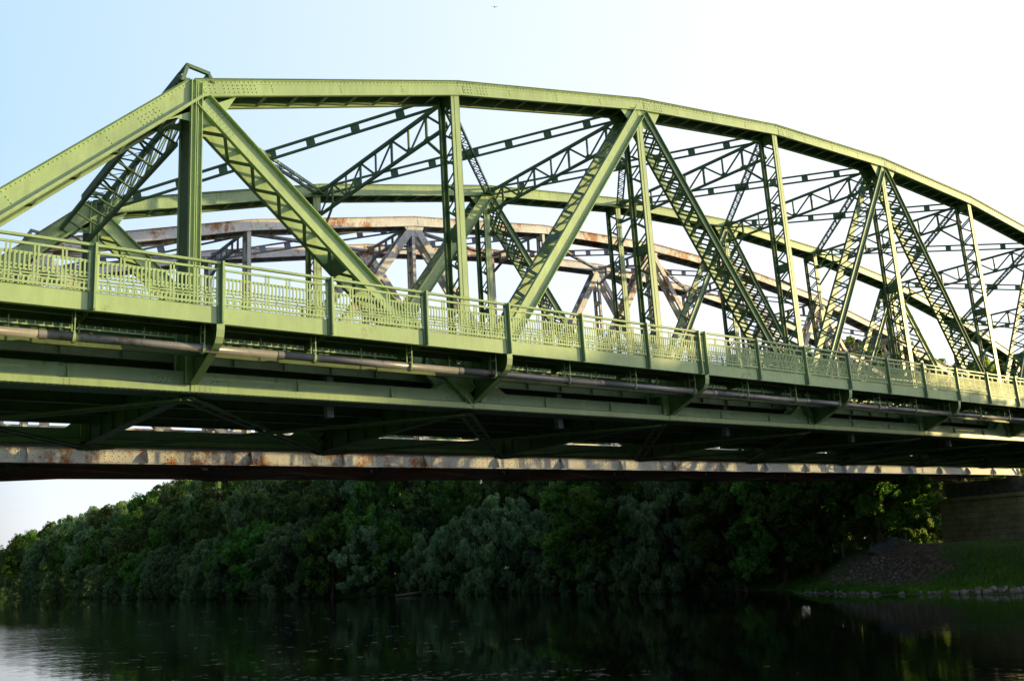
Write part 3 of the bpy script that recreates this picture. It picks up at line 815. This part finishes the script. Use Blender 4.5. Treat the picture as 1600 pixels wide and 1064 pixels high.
# ---------------------------------------------------------------- trees
rnd = random.Random(11)
def crown_mesh(seed, h, r, style, nl):
    R = random.Random(seed); verts = []; faces = []
    clumps = []
    low = {'poplar': .28, 'willow': .04, 'maple': .12, 'broadleaf': .12}[style]
    nc = {'poplar': 64, 'willow': 52, 'maple': 66, 'broadleaf': 150}[style]
    for _ in range(nc):
        t = R.random() ** .85
        z = h * (low + (1 - low) * t * .96)
        prof = math.sin(math.pi * min(1, .12 + .88 * (1 - t) ** .75)) if style == 'poplar' else math.sqrt(max(0.02, 1 - (t * 1.02 - .38) ** 2 / .44)) if t > .3 else .93
        prof = max(.16, prof)
        rr = r * prof * math.sqrt(R.uniform(.25, 1.05)); a = R.uniform(0, 6.283)
        cr = r * (R.uniform(.16, .34) * (1 if style != 'willow' else .85) if style != 'broadleaf' else R.uniform(.10, .22))
        clumps.append((V((rr * math.cos(a), rr * math.sin(a), z)), cr, R.uniform(.8, 1.25)))
    per = nl // nc
    for c, cr, k in clumps:
        sub = [(V((R.gauss(0, 1), R.gauss(0, 1), R.gauss(0, .8))).normalized() * cr * R.uniform(.5, 1.0), cr * R.uniform(.25, .45)) for _ in range(9)]
        for _ in range(per):
            so, sr = sub[R.randrange(9)]
            dv = V((R.gauss(0, 1), R.gauss(0, 1), R.gauss(0, 1))).normalized() * sr * (R.random() ** .4)
            p = c + so + dv
            if style == 'willow': p.z -= abs(R.gauss(0, .5)) * cr * .35
            if p.z < .15: p.z = R.uniform(.15, .8)
            s = R.uniform(.10, .22)
            if style == 'willow':
                ax = V((R.gauss(0, .8), R.gauss(0, .8), -1)).normalized(); s1, s2 = s * 1.4, s * .45
            else:
                ax = V((R.gauss(0, 1), R.gauss(0, 1), R.gauss(0, .6))).normalized(); s1, s2 = s, s * .72
            nn = (so + dv).normalized() * .6 + V((R.gauss(0, .6), R.gauss(0, .6), R.gauss(0, .6) + .35))
            bx = ax.cross(nn)
            if bx.length < .05: continue
            bx.normalize()
            o = len(verts)
            verts += [tuple(p - ax * s1), tuple(p + bx * s2), tuple(p + ax * s1), tuple(p - bx * s2)]
            faces.append((o, o + 1, o + 2, o + 3))
    me = bpy.data.meshes.new('crown'); me.from_pydata(verts, [], faces); me.update()
    return me, clumps
def trunk_mesh(seed, h, r0, clumps, style):
    R = random.Random(seed + 99); mb = MB()
    pts = []; x = y = 0
    for i in range(8):
        t = i / 7; pts.append(V((x, y, h * .86 * t - .6))); x += R.uniform(-.25, .25); y += R.uniform(-.25, .25)
    mb.tube(pts, [r0 * (1 - .85 * i / 7) + (.12 if i == 0 else 0) for i in range(8)], 8)
    for c, cr, k in clumps[::2]:
        f = max(.12, min(.9, (c.z / h) * .72)); q = pts[0].lerp(pts[-1], f); i = min(6, int(f * 7)); q = pts[i].lerp(pts[i + 1], f * 7 - i)
        m = q.lerp(c, .5) + V((R.uniform(-.3, .3), R.uniform(-.3, .3), .4))
        mb.tube([q, m, c], [r0 * .28 * (1 - f * .6), r0 * .16, .025], 5)
    me = bpy.data.meshes.new('trunk'); me.from_pydata(mb.v, [], mb.f); me.update(); me.materials.append(M['bark'])
    return me
PROTO = {}
for style, h, r, nl, lm in (('poplar', 24, 5.2, 38000, 'leaf_poplar'), ('willow', 11, 5.0, 32000, 'leaf_willow'), ('maple', 15, 5.4, 36000, 'leaf_maple'), ('broadleaf', 15, 6.0, 60000, 'leaf_poplar')):
    PROTO[style] = []
    for q in range(4 if style != 'broadleaf' else 2):
        me, cl = crown_mesh(q * 7 + len(style), h, r, style, nl); me.materials.append(M[lm])
        PROTO[style].append((h, me, trunk_mesh(q, h, {'poplar': .42, 'willow': .3, 'maple': .34, 'broadleaf': .34}[style], cl, style)))
def tree(style, x, y, hgt, label, group, z=None, q=None, wide=1.0):
    h0, cm, tm = PROTO[style][rnd.randrange(len(PROTO[style])) if q is None else q]
    nm = {'poplar': 'poplar_tree', 'willow': 'willow_tree', 'maple': 'maple_tree', 'broadleaf': 'broadleaf_tree'}[style]
    root = empty(nm, (x, y, (height(x, y) if z is None else z) - .1)); tag(root, label, 'tree', group)
    s = hgt / h0; w = s * wide * rnd.uniform(.92, 1.1)
    root.scale = (w, w, s); root.rotation_euler = (0, 0, rnd.uniform(0, 6.283))
    for n_, me in (('crown', cm), ('trunk', tm)):
        o = bpy.data.objects.new(n_, me); col.objects.link(o); o.parent = root
    return root
# front row leaning over the water, then taller rows behind
y = 31.0
while y < 600:
    sp = 5.2 + y * .02
    x = shore(y)
    seg = 0 if y < 62 else 1 if y < 130 else 2
    names = ['behind the bridges', 'in the middle of the far bank', 'where the far bank recedes to the left']
    st = 'willow' if rnd.random() < (.35, .55, .8)[seg] else 'maple'
    hh = rnd.uniform(8.5, 12.5) if st == 'willow' else rnd.uniform(10, 14)
    tree(st, x + rnd.uniform(-.3, 1.8), y + rnd.uniform(-1, 1), hh, ('round grey green willow leaning over the water ' if st == 'willow' else 'bright green leafy maple at the water edge ') + names[seg], 'shoreline trees ' + names[seg], wide=1.0)
    if rnd.random() < .55:
        tree('willow', x + rnd.uniform(-1.2, .2), y + sp * .5, rnd.uniform(4.0, 6.5), 'low bushy willow touching the water ' + names[seg], 'low willows ' + names[seg], wide=1.15)
    y += sp
y = 32.0
while y < 620:
    sp = 6.5 + y * .022
    seg = 0 if y < 62 else 1 if y < 130 else 2
    for r_ in range(3):
        x = shore(y) + 6.5 + 7.5 * r_ + rnd.uniform(-1.5, 1.5)
        st = 'poplar' if rnd.random() < .6 or r_ == 2 else ('willow' if rnd.random() < .4 else 'maple')
        hh = (16, 21, 23.5)[r_] * rnd.uniform(.86, 1.1)
        hh *= 1 + .22 * sm((y - 70) / 50) + .10 * sm((y - 160) / 100) + .14 * sm((y - 300) / 120)
        tree(st, x, y + rnd.uniform(-2.4, 2.4), hh, {'poplar': 'tall dark poplar rising in the forest ', 'willow': 'tall grey green willow standing in the forest ', 'maple': 'broad green maple standing in the forest '}[st] + names[seg], 'forest trees ' + names[seg], wide=1.0 if st == 'poplar' else .8)
    y += sp
y = 630
while y < 980:
    tree('willow', shore(y) + 1, y, rnd.uniform(9, 12), 'small distant willow at the far left end of the bank', 'distant willows at the bend', wide=1.2)
    for r_ in range(2):
        tree('poplar', shore(y) + 3 + 14 * r_, y, rnd.uniform(17, 22), 'small distant poplar at the far left end of the bank', 'distant poplars at the bend')
    y += 16
y = 32.0
while y < 300:
    seg = 0 if y < 62 else 1 if y < 130 else 2
    for off in (11, 19, 30):
        tree('maple', shore(y) + off + rnd.uniform(-1.5, 1.5) + (22 if y < 34 else 0), y + rnd.uniform(-1, 1), rnd.uniform(9, 13), 'dense understorey maple filling the wood ' + names[seg], 'understorey maples ' + names[seg], wide=1.25)
    y += 6.0 + y * .02
# trees around and beyond the pier
for x, y_, hh, st, lab in ((67, 22.5, 12.5, 'maple', 'leafy green maple beside the rubble mound left of the pier'), (72.5, 26, 13, 'maple', 'leafy maple just behind the tree beside the rubble mound'), (66.5, 28.5, 13.5, 'maple', 'maple with bare lower trunk between rubble mound and willow'),
                       (95, 39.3, 25.5, 'broadleaf', 'sunlit tree top showing above the deck behind the lattice diagonals'), (97, 46, 25, 'broadleaf', 'tree top left of the sunlit one behind the white vertical post'), (108, 41, 23, 'broadleaf', 'lower tree seen between the railway truss members right of the sunlit tree'),
                       (120, 40.7, 24, 'broadleaf', 'round green tree seen above the footway handrail left of the dark lattice diagonal'), (130, 41.5, 25.5, 'broadleaf', 'tree crown rising between the two dark lattice diagonals'), (129, 37, 23, 'broadleaf', 'round tree crown just right of the dark lattice diagonal'), (141, 39, 24.5, 'broadleaf', 'tree crown at the right edge of the view above the handrail'), (86, 27.5, 10, 'broadleaf', 'low bushy tree filling the gap left of the stone pier'), (96, 31, 12, 'broadleaf', 'low tree standing behind the bush left of the pier'), (90, 24.5, 8, 'broadleaf', 'small round bush close to the left corner of the pier'), (80, 27.5, 6.5, 'willow', 'low grey green willow bush behind the rubble mound'), (83, 31.5, 7, 'willow', 'low willow bush in the dark gap between mound and wood')):
    tree(st, x, y_, hh, lab, None, wide=1.1)
# forest on the far bank downstream (its shade falls on the middle of the span)
for x, y_, hh in ((64, -20, 14.5), (66, -24, 16.0), (71, -28.5, 17.2), (66, -29.5, 16.2), (78, -30, 17.2), (74, -38, 13.5), (68, -40, 12.5), (72, -45, 13), (80, -44, 13.5), (67, -49, 12.5), (76, -51, 13.5), (85, -50, 14)):
    tree('maple', x, y_, hh, 'leafy maple on the far bank downstream of the bridges', 'maples downstream of the bridges', wide=1.15)

# ---------------------------------------------------------------- rocks, rubble, driftwood, grass
def rock_mesh(seed):
    import bmesh
    bm = bmesh.new(); bmesh.ops.create_icosphere(bm, subdivisions=2, radius=.5)
    for v in bm.verts:
        k = 1 + .45 * noise.noise(v.co * 2.1 + V((seed * 5, 0, 0))); v.co = V((v.co.x * k, v.co.y * k * .8, v.co.z * k * .62))
    me = bpy.data.meshes.new('rock'); bm.to_mesh(me); bm.free(); me.materials.append(M['rock']); return me
RK = [rock_mesh(s) for s in range(6)]
for k in range(190):
    y_ = rnd.uniform(-2, 24); x = shore(y_) + rnd.gauss(.25, .35)
    if (9.5 < y_ < 11 and rnd.random() < .7) or (y_ > 12 and rnd.random() < .35): continue
    o = bpy.data.objects.new('boulder', RK[rnd.randrange(6)]); col.objects.link(o)
    s = rnd.uniform(.25, .75) * (1.1 if y_ < 9.5 else .62)
    o.location = (x, y_, max(.02, height(x, y_)) + s * .08); o.scale = (s * rnd.uniform(.6, 1.1), s * rnd.uniform(.6, 1.1), s * rnd.uniform(.6, 1.5)); o.rotation_euler = (rnd.uniform(-.8, .8), rnd.uniform(-.8, .8), rnd.uniform(0, 6))
    tag(o, 'pale grey boulder at the waterline of the far bank', 'boulder', 'boulders along the far waterline')
mb = MB()
for k in range(380):
    y_ = rnd.gauss(19.8, 2.6); x = shore(y_) + rnd.uniform(.8, 6.0); z = height(x, y_); s = .04 + .16 * rnd.random() ** 2.5
    c = V((x, y_, z + s * .3)); p = [c + V((rnd.uniform(-1, 1), rnd.uniform(-1, 1), rnd.uniform(-.6, .8))).normalized() * s for _ in range(6)]
    mb.add([c + X * s, c - X * s * .8, c + Y * s, c - Y * s * .9, c + Z * s * .7, c - Z * s * .5], [(0, 2, 4), (2, 1, 4), (1, 3, 4), (3, 0, 4), (2, 0, 5), (1, 2, 5), (3, 1, 5), (0, 3, 5)])
tag(mb.build('gravel', M['rock']), 'loose pale stones scattered on the bare slope', None, None, 'stuff')
# rubble mound beside the pier
mb = MB(); cx, cy = 66, 20.6; nseg, nr = 22, 7
for i in range(nr + 1):
    for j in range(nseg):
        a = j / nseg * 6.283; r_ = 2.0 * i / nr; x = r_ * math.cos(a); y_ = r_ * 1.0 * math.sin(a)
        mb.v.append((x, y_, 1.0 * (1 - (i / nr) ** 1.1) + .55 * noise.noise(V((x, y_, 1)) * 1.3) + .3 * noise.noise(V((x, y_, 4)) * 4) - (.5 if i == nr else 0)))
for i in range(nr):
    for j in range(nseg): mb.f.append((i * nseg + j, i * nseg + (j + 1) % nseg, (i + 1) * nseg + (j + 1) % nseg, (i + 1) * nseg + j))
tag(mb.build('rubble_mound', M['rubble'], loc=(cx, cy, height(cx, cy) - .1)), 'bluish grey rubble mound on the slope left of the stone pier', 'rubble heap')
# driftwood
mb = MB()
mb.tube([(0, 0, .25), (-1.2, 1.0, .5), (-3.2, 2.4, .9), (-5.5, 4.0, 1.5)], [.22, .2, .14, .05], 7)
mb.tube([(0, 0, .25), (.5, -.4, 1.2), (.7, -1.0, 2.4)], [.16, .1, .03], 6); mb.tube([(-.4, .3, .35), (.9, .9, 1.0), (1.6, .9, 1.9)], [.12, .08, .02], 6)
mb.tube([(-1.2, 1.0, .5), (-1.0, .2, 1.3), (-1.4, -.3, 1.9)], [.1, .06, .02], 5); mb.tube([(0, 0, .25), (2.4, -1.6, .1)], [.2, .06], 6)
o = mb.build('fallen_tree', M['deadwood'], smooth=True, loc=(shore(92) - 2.5, 92, 0)); o.rotation_euler[2] = -2.6; o.scale = (1.7, 1.7, 1.5)
tag(o, 'bleached fallen tree lying in the water at the foot of the far bank', 'driftwood')
for (x, y_, ln, lean, lab) in ((63.2, 34, 5.5, .35, 'pale broken trunk leaning in the dark wood left of the rubble mound'), (66.4, 25.6, 4.4, .05, 'thin upright bare trunk beside the rubble mound')):
    mb = MB(); mb.tube([(0, 0, -.3), (-lean * .4, lean * ln * .4, ln * .5), (-lean, lean * ln, ln)], [.16, .11, .04], 7)
    mb.tube([(-lean * .4, lean * ln * .4, ln * .5), (.5, lean * ln * .4 - .6, ln * .75)], [.07, .02], 5)
    tag(mb.build('bare_trunk', M['deadwood'], smooth=True, loc=(x, y_, height(x, y_))), lab, 'bare trunk')
def blades(name, pts, hmin, hmax, wid, label):
    mb = MB(); R = random.Random(5)
    for (x, y_, z) in pts:
        h = R.uniform(hmin, hmax); a = R.uniform(0, 6.283); dx, dy = math.cos(a), math.sin(a); ln = R.uniform(.1, .45) * h
        w = wid * R.uniform(.6, 1.2); b = V((x, y_, z)); sd = V((-dy, dx, 0)) * w
        p1 = b + V((dx * ln * .35, dy * ln * .35, h * .6)); p2 = b + V((dx * ln, dy * ln, h))
        mb.add([b - sd, b + sd, p1 + sd * .7, p1 - sd * .7, p2], [(0, 1, 2, 3), (3, 2, 4)])
    return tag(mb.build(name, M['grass']), label, None, None, 'stuff')
pts = []
for k in range(2600):
    t = rnd.random(); x = rnd.uniform(-10.5, -3.0); y_ = rnd.uniform(-19, -8)
    pts.append((x, y_, height(x, y_) - .02))
blades('grass', pts, .25, .8, .008, 'tall grass blades growing on the near bank')
pts = []
for k in range(260):
    x = rnd.gauss(-5.95, .22); y_ = rnd.gauss(-8.4, .5); pts.append((x, y_, height(x, y_) - .02))
blades('grass', pts, .45, 1.02, .007, 'clump of tall seeding grass on the near bank at the lower left')
pts = []
for k in range(9000):
    y_ = rnd.uniform(-4, 31); x = shore(y_) + abs(rnd.gauss(0, 1)) * (1.1 if y_ > 13 else 4.0) + .15
    pts.append((x, y_, height(x, y_) - .02))
blades('grass', pts, .15, .5, .03, 'bright green grass growing on the far slope')

mb = MB()
for k in range(1100):
    if k < 800:
        if k % 8 == 0: y0_ = rnd.uniform(14, 115); x0_ = rnd.uniform(4, 40) * (.35 + y0_ / 90)
        y_ = y0_ + rnd.gauss(0, 1.2); x = x0_ + rnd.gauss(0, 3.5)
    else: x = rnd.gauss(10, 3.0); y_ = rnd.gauss(8.5, 2.0) + (10 - x) * 1.2
    a = rnd.gauss(.65, .25); l = .05 + .45 * rnd.random() ** 2.2 * (1 if k < 800 else .5); w_ = rnd.uniform(.012, .045); c, s_ = math.cos(a), math.sin(a)
    mb.add([(x - l * c, y_ + l * s_, .006), (x - w_ * s_, y_ - w_ * c, .006), (x + l * c, y_ - l * s_, .006), (x + w_ * s_, y_ + w_ * c, .006)], [(0, 1, 2, 3)])
tag(mb.build('foam_glints', M['froth_glints']), 'pale foamy flecks and painted wave glints on the dark river', None, None, 'stuff')  # foamy flecks that also paint in glints of the ripples

# ---------------------------------------------------------------- birds
def bird(loc, sc, rz, label):
    mb = MB(); mb.tube([(-.22, 0, 0), (-.12, 0, .01), (.0, 0, .0), (.14, 0, .02), (.2, 0, .03)], [.01, .04, .06, .04, .01], 8)
    o = empty('flying_bird', loc); o.scale = (sc,) * 3; o.rotation_euler = (.2, 0, rz); tag(o, label, 'bird')
    mb.build('body', M['bird'], o, True)
    for s in (-1, 1):
        w = MB(); w.add([(.06, s * .03, .02), (.04, s * .28, .12), (-.02, s * .55, .04), (-.08, s * .26, .10), (-.07, s * .03, .02)], [(0, 1, 3, 4), (1, 2, 3)])
        w.build('wing', M['bird'], o)
    t = MB(); t.add([(-.18, -.02, 0), (-.18, .02, 0), (-.34, .06, 0), (-.34, -.06, 0)], [(0, 1, 2, 3)]); t.build('tail', M['bird'], o)
bird((34.7, 30, 38.85 + ZB), .55, .8, 'tiny dark bird flying high in the sky above the top chord')
bird((110.3, 60, 36.77 + ZB), .75, 2.2, 'tiny dark bird flying in the white sky seen through the right trusses')

# ---------------------------------------------------------------- pedestrian
def skin_mesh(name, joints, edges, material, parent, sub=2):
    me = bpy.data.meshes.new(name); me.from_pydata([j[:3] for j in joints], edges, []); me.update()
    o = bpy.data.objects.new(name, me); col.objects.link(o); o.parent = parent
    m = o.modifiers.new('skin', 'SKIN'); 
    for i, j in enumerate(joints):
        r = j[3] if isinstance(j[3], tuple) else (j[3], j[3]); me.skin_vertices[0].data[i].radius = r
    me.skin_vertices[0].data[0].use_root = True
    o.modifiers.new('sub', 'SUBSURF').levels = sub; o.modifiers['sub'].render_levels = sub
    me.materials.append(material); return o
ped = empty('person', (38.4, -1.0, ZB + 1.5)); ped.rotation_euler = (0, 0, math.pi)
tag(ped, 'pedestrian in a pale blue shirt walking on the footway behind the railing', 'person')
# facing +x in local space
J = [(0, 0, .93, (.12, .15)), (0, 0, 1.12, (.10, .13)), (.01, 0, 1.32, (.12, .16)), (.0, 0, 1.42, (.06, .08)), (.02, 0, 1.50, .045), (.03, 0, 1.56, .065), (.03, 0, 1.64, (.085, .072)), (.02, 0, 1.70, .05),
     (0, -.09, .88, .085), (.14, -.10, .48, .058), (.06, -.10, .08, .038), (.18, -.11, .03, .035),
     (0, .09, .88, .085), (-.06, .10, .48, .058), (-.26, .10, .12, .038), (-.17, .11, .03, .035),
     (0, -.19, 1.36, .05), (-.06, -.23, 1.10, .038), (.06, -.24, .88, .026), (.09, -.24, .83, .028),
     (0, .19, 1.36, .05), (.04, .23, 1.10, .038), (.20, .22, .92, .026), (.24, .22, .88, .028)]
Eg = [(0, 1), (1, 2), (2, 3), (3, 4), (4, 5), (5, 6), (6, 7), (0, 8), (8, 9), (9, 10), (10, 11), (0, 12), (12, 13), (13, 14), (14, 15), (2, 16), (16, 17), (17, 18), (18, 19), (2, 20), (20, 21), (21, 22), (22, 23)]
for (bx, by, bz, s) in ((.09, -.24, .83, -1), (.24, .22, .88, 1)):
    base = 19 if s < 0 else 23
    for f in range(4):
        i = len(J); fy = by + (f - 1.5) * .018; l = (.075, .085, .08, .06)[f]
        J.append((bx + .015, fy, bz - .035, .009)); J.append((bx + .02, fy, bz - .035 - l * .5, .008)); J.append((bx + .0, fy, bz - .035 - l, .007)); Eg += [(base, i), (i, i + 1), (i + 1, i + 2)]
    i = len(J); J.append((bx + .03, by - s * .03, bz - .02, .01)); J.append((bx + .045, by - s * .04, bz - .06, .008)); Eg += [(base, i), (i, i + 1)]
body = skin_mesh('body', J, Eg, M['skin'], ped, 1)
hd = MB(); hd.tube([(.10, 0, 1.615), (.125, 0, 1.60)], [.018, .012], 6)          # nose
hd.tube([(.03, -.078, 1.62), (.03, -.09, 1.62)], [.022, .014], 6); hd.tube([(.03, .078, 1.62), (.03, .09, 1.62)], [.022, .014], 6)
hd.build('face_features', M['skin'], ped, True)
skin_mesh('hair', [(-.02, 0, 1.58, .075), (-.01, 0, 1.67, (.095, .085)), (.03, 0, 1.715, .075)], [(0, 1), (1, 2)], M['hair'], ped, 2)
skin_mesh('shirt', [(0, 0, .92, (.14, .17)), (0, 0, 1.12, (.12, .15)), (.01, 0, 1.32, (.135, .175)), (0, 0, 1.42, (.075, .1)), (0, -.19, 1.36, .066), (-.04, -.225, 1.18, .058), (0, .19, 1.36, .066), (.03, .225, 1.18, .058)], [(0, 1), (1, 2), (2, 3), (2, 4), (4, 5), (2, 6), (6, 7)], M['shirt'], ped, 2)
skin_mesh('trousers', [(0, 0, .93, (.13, .16)), (0, -.09, .88, .1), (.14, -.10, .48, .075), (.06, -.10, .12, .06), (0, .09, .88, .1), (-.06, .10, .48, .075), (-.25, .10, .16, .06)], [(0, 1), (1, 2), (2, 3), (0, 4), (4, 5), (5, 6)], M['trousers'], ped, 2)
for sx_, sy_ in ((.11, -.11), (-.2, .11)):
    m_ = MB(); m_.tube([(sx_ - .09, sy_, .04), (sx_, sy_, .05), (sx_ + .12, sy_, .035), (sx_ + .16, sy_, .03)], [.035, .045, .04, .02], 8); m_.build('shoe', M['shoe'], ped, True)

# ---------------------------------------------------------------- light, sky, camera
kx, t_ = 1.9, .345
sd = V((kx, -1, t_)).normalized()
el = math.asin(sd.z); az = math.atan2(sd.x, sd.y)      # azimuth clockwise from +Y
L = bpy.data.lights.new('sun', 'SUN'); L.energy = 5.0; L.angle = math.radians(.5); L.color = (1, .76, .30)
so = bpy.data.objects.new('sun', L); col.objects.link(so); so.rotation_euler = (-sd).to_track_quat('-Z', 'Y').to_euler()
w = bpy.data.worlds.new('World'); scene.world = w; w.use_nodes = True; nt = w.node_tree; nt.nodes.clear()
sky = nt.nodes.new('ShaderNodeTexSky'); sky.sky_type = 'NISHITA'; sky.sun_disc = False
sky.sun_elevation = el; sky.sun_rotation = az; sky.air_density = 1.0; sky.dust_density = 1.6; sky.ozone_density = 1.0; sky.altitude = 80
bg = nt.nodes.new('ShaderNodeBackground'); bg.inputs[1].default_value = .065
# added evening haze: blue at the side away from the sun, burnt white towards it and along the horizon
tc = nt.nodes.new('ShaderNodeTexCoord')
dt = nd(nt, 'ShaderNodeVectorMath', operation='DOT_PRODUCT'); nt.links.new(tc.outputs['Generated'], dt.inputs[0]); sh = V((sd.x, sd.y, 0)).normalized(); dt.inputs[1].default_value = sh
sp_ = nd(nt, 'ShaderNodeSeparateXYZ'); nt.links.new(tc.outputs['Generated'], sp_.inputs[0])
h1 = ramp(nt, sp_.outputs[2], [(.0, (1, 1, 1)), (.16, (.75, .75, .75)), (.40, (0, 0, 0))])
w1 = nd(nt, 'ShaderNodeMapRange'); nt.links.new(dt.outputs['Value'], w1.inputs[0]); w1.inputs[1].default_value = -.34; w1.inputs[2].default_value = .50
hz0 = mix(nt, h1.outputs[0], (7.4, 10.8, 15.4), (12.4, 12.7, 14.2))
hz = mix(nt, w1.outputs[0], hz0, (15.6, 15.8, 16.6))
d2 = nd(nt, 'ShaderNodeVectorMath', operation='DOT_PRODUCT'); nt.links.new(tc.outputs['Generated'], d2.inputs[0]); d2.inputs[1].default_value = (math.sin(math.radians(98)) * .98, math.cos(math.radians(98)) * .98, .19)
fo = nd(nt, 'ShaderNodeMapRange'); fo.interpolation_type = 'SMOOTHSTEP'; nt.links.new(d2.outputs['Value'], fo.inputs[0]); fo.inputs[1].default_value = -.10; fo.inputs[2].default_value = .10; fo.inputs[3].default_value = .03  # haze kept to one side of the sky, shaped to steer fill light
fz = mix(nt, fo.outputs[0], (0, 0, 0), hz)
zf = ramp(nt, sp_.outputs[2], [(.0, (1, 1, 1)), (.60, (1, 1, 1)), (.74, (.10, .14, .22))])  # haze dimmed overhead to hold back fill light
fz = mix(nt, 1.0, fz, zf.outputs[0], 'MULTIPLY')
tot = mix(nt, 1.0, sky.outputs[0], fz, 'ADD')
out = nt.nodes.new('ShaderNodeOutputWorld')
nt.links.new(tot, bg.inputs[0]); nt.links.new(bg.outputs[0], out.inputs[0])

f_px, yaw, pitch, roll = 1483.6137, 0.66898797, 0.22624213, -0.06051731
fw = V((math.sin(yaw) * math.cos(pitch), math.cos(yaw) * math.cos(pitch), math.sin(pitch)))
rt = fw.cross(Z).normalized(); up = rt.cross(fw)
r2 = rt * math.cos(roll) + up * math.sin(roll); u2 = -rt * math.sin(roll) + up * math.cos(roll)
cam = bpy.data.cameras.new('camera'); co = bpy.data.objects.new('camera', cam); col.objects.link(co)
cam.sensor_width = 36; cam.lens = 36 * f_px / 1600; cam.clip_end = 8000; cam.clip_start = .1
mw = Matrix((r2, u2, -fw)).transposed().to_4x4(); mw.translation = V((-8.4268, -24.1680, 4.004)); co.matrix_world = mw
scene.camera = co
scene.view_settings.view_transform = 'Standard'; scene.view_settings.look = 'None'; scene.view_settings.exposure = 0
scene.cycles.max_bounces = 6; scene.cycles.diffuse_bounces = 3; scene.cycles.glossy_bounces = 3
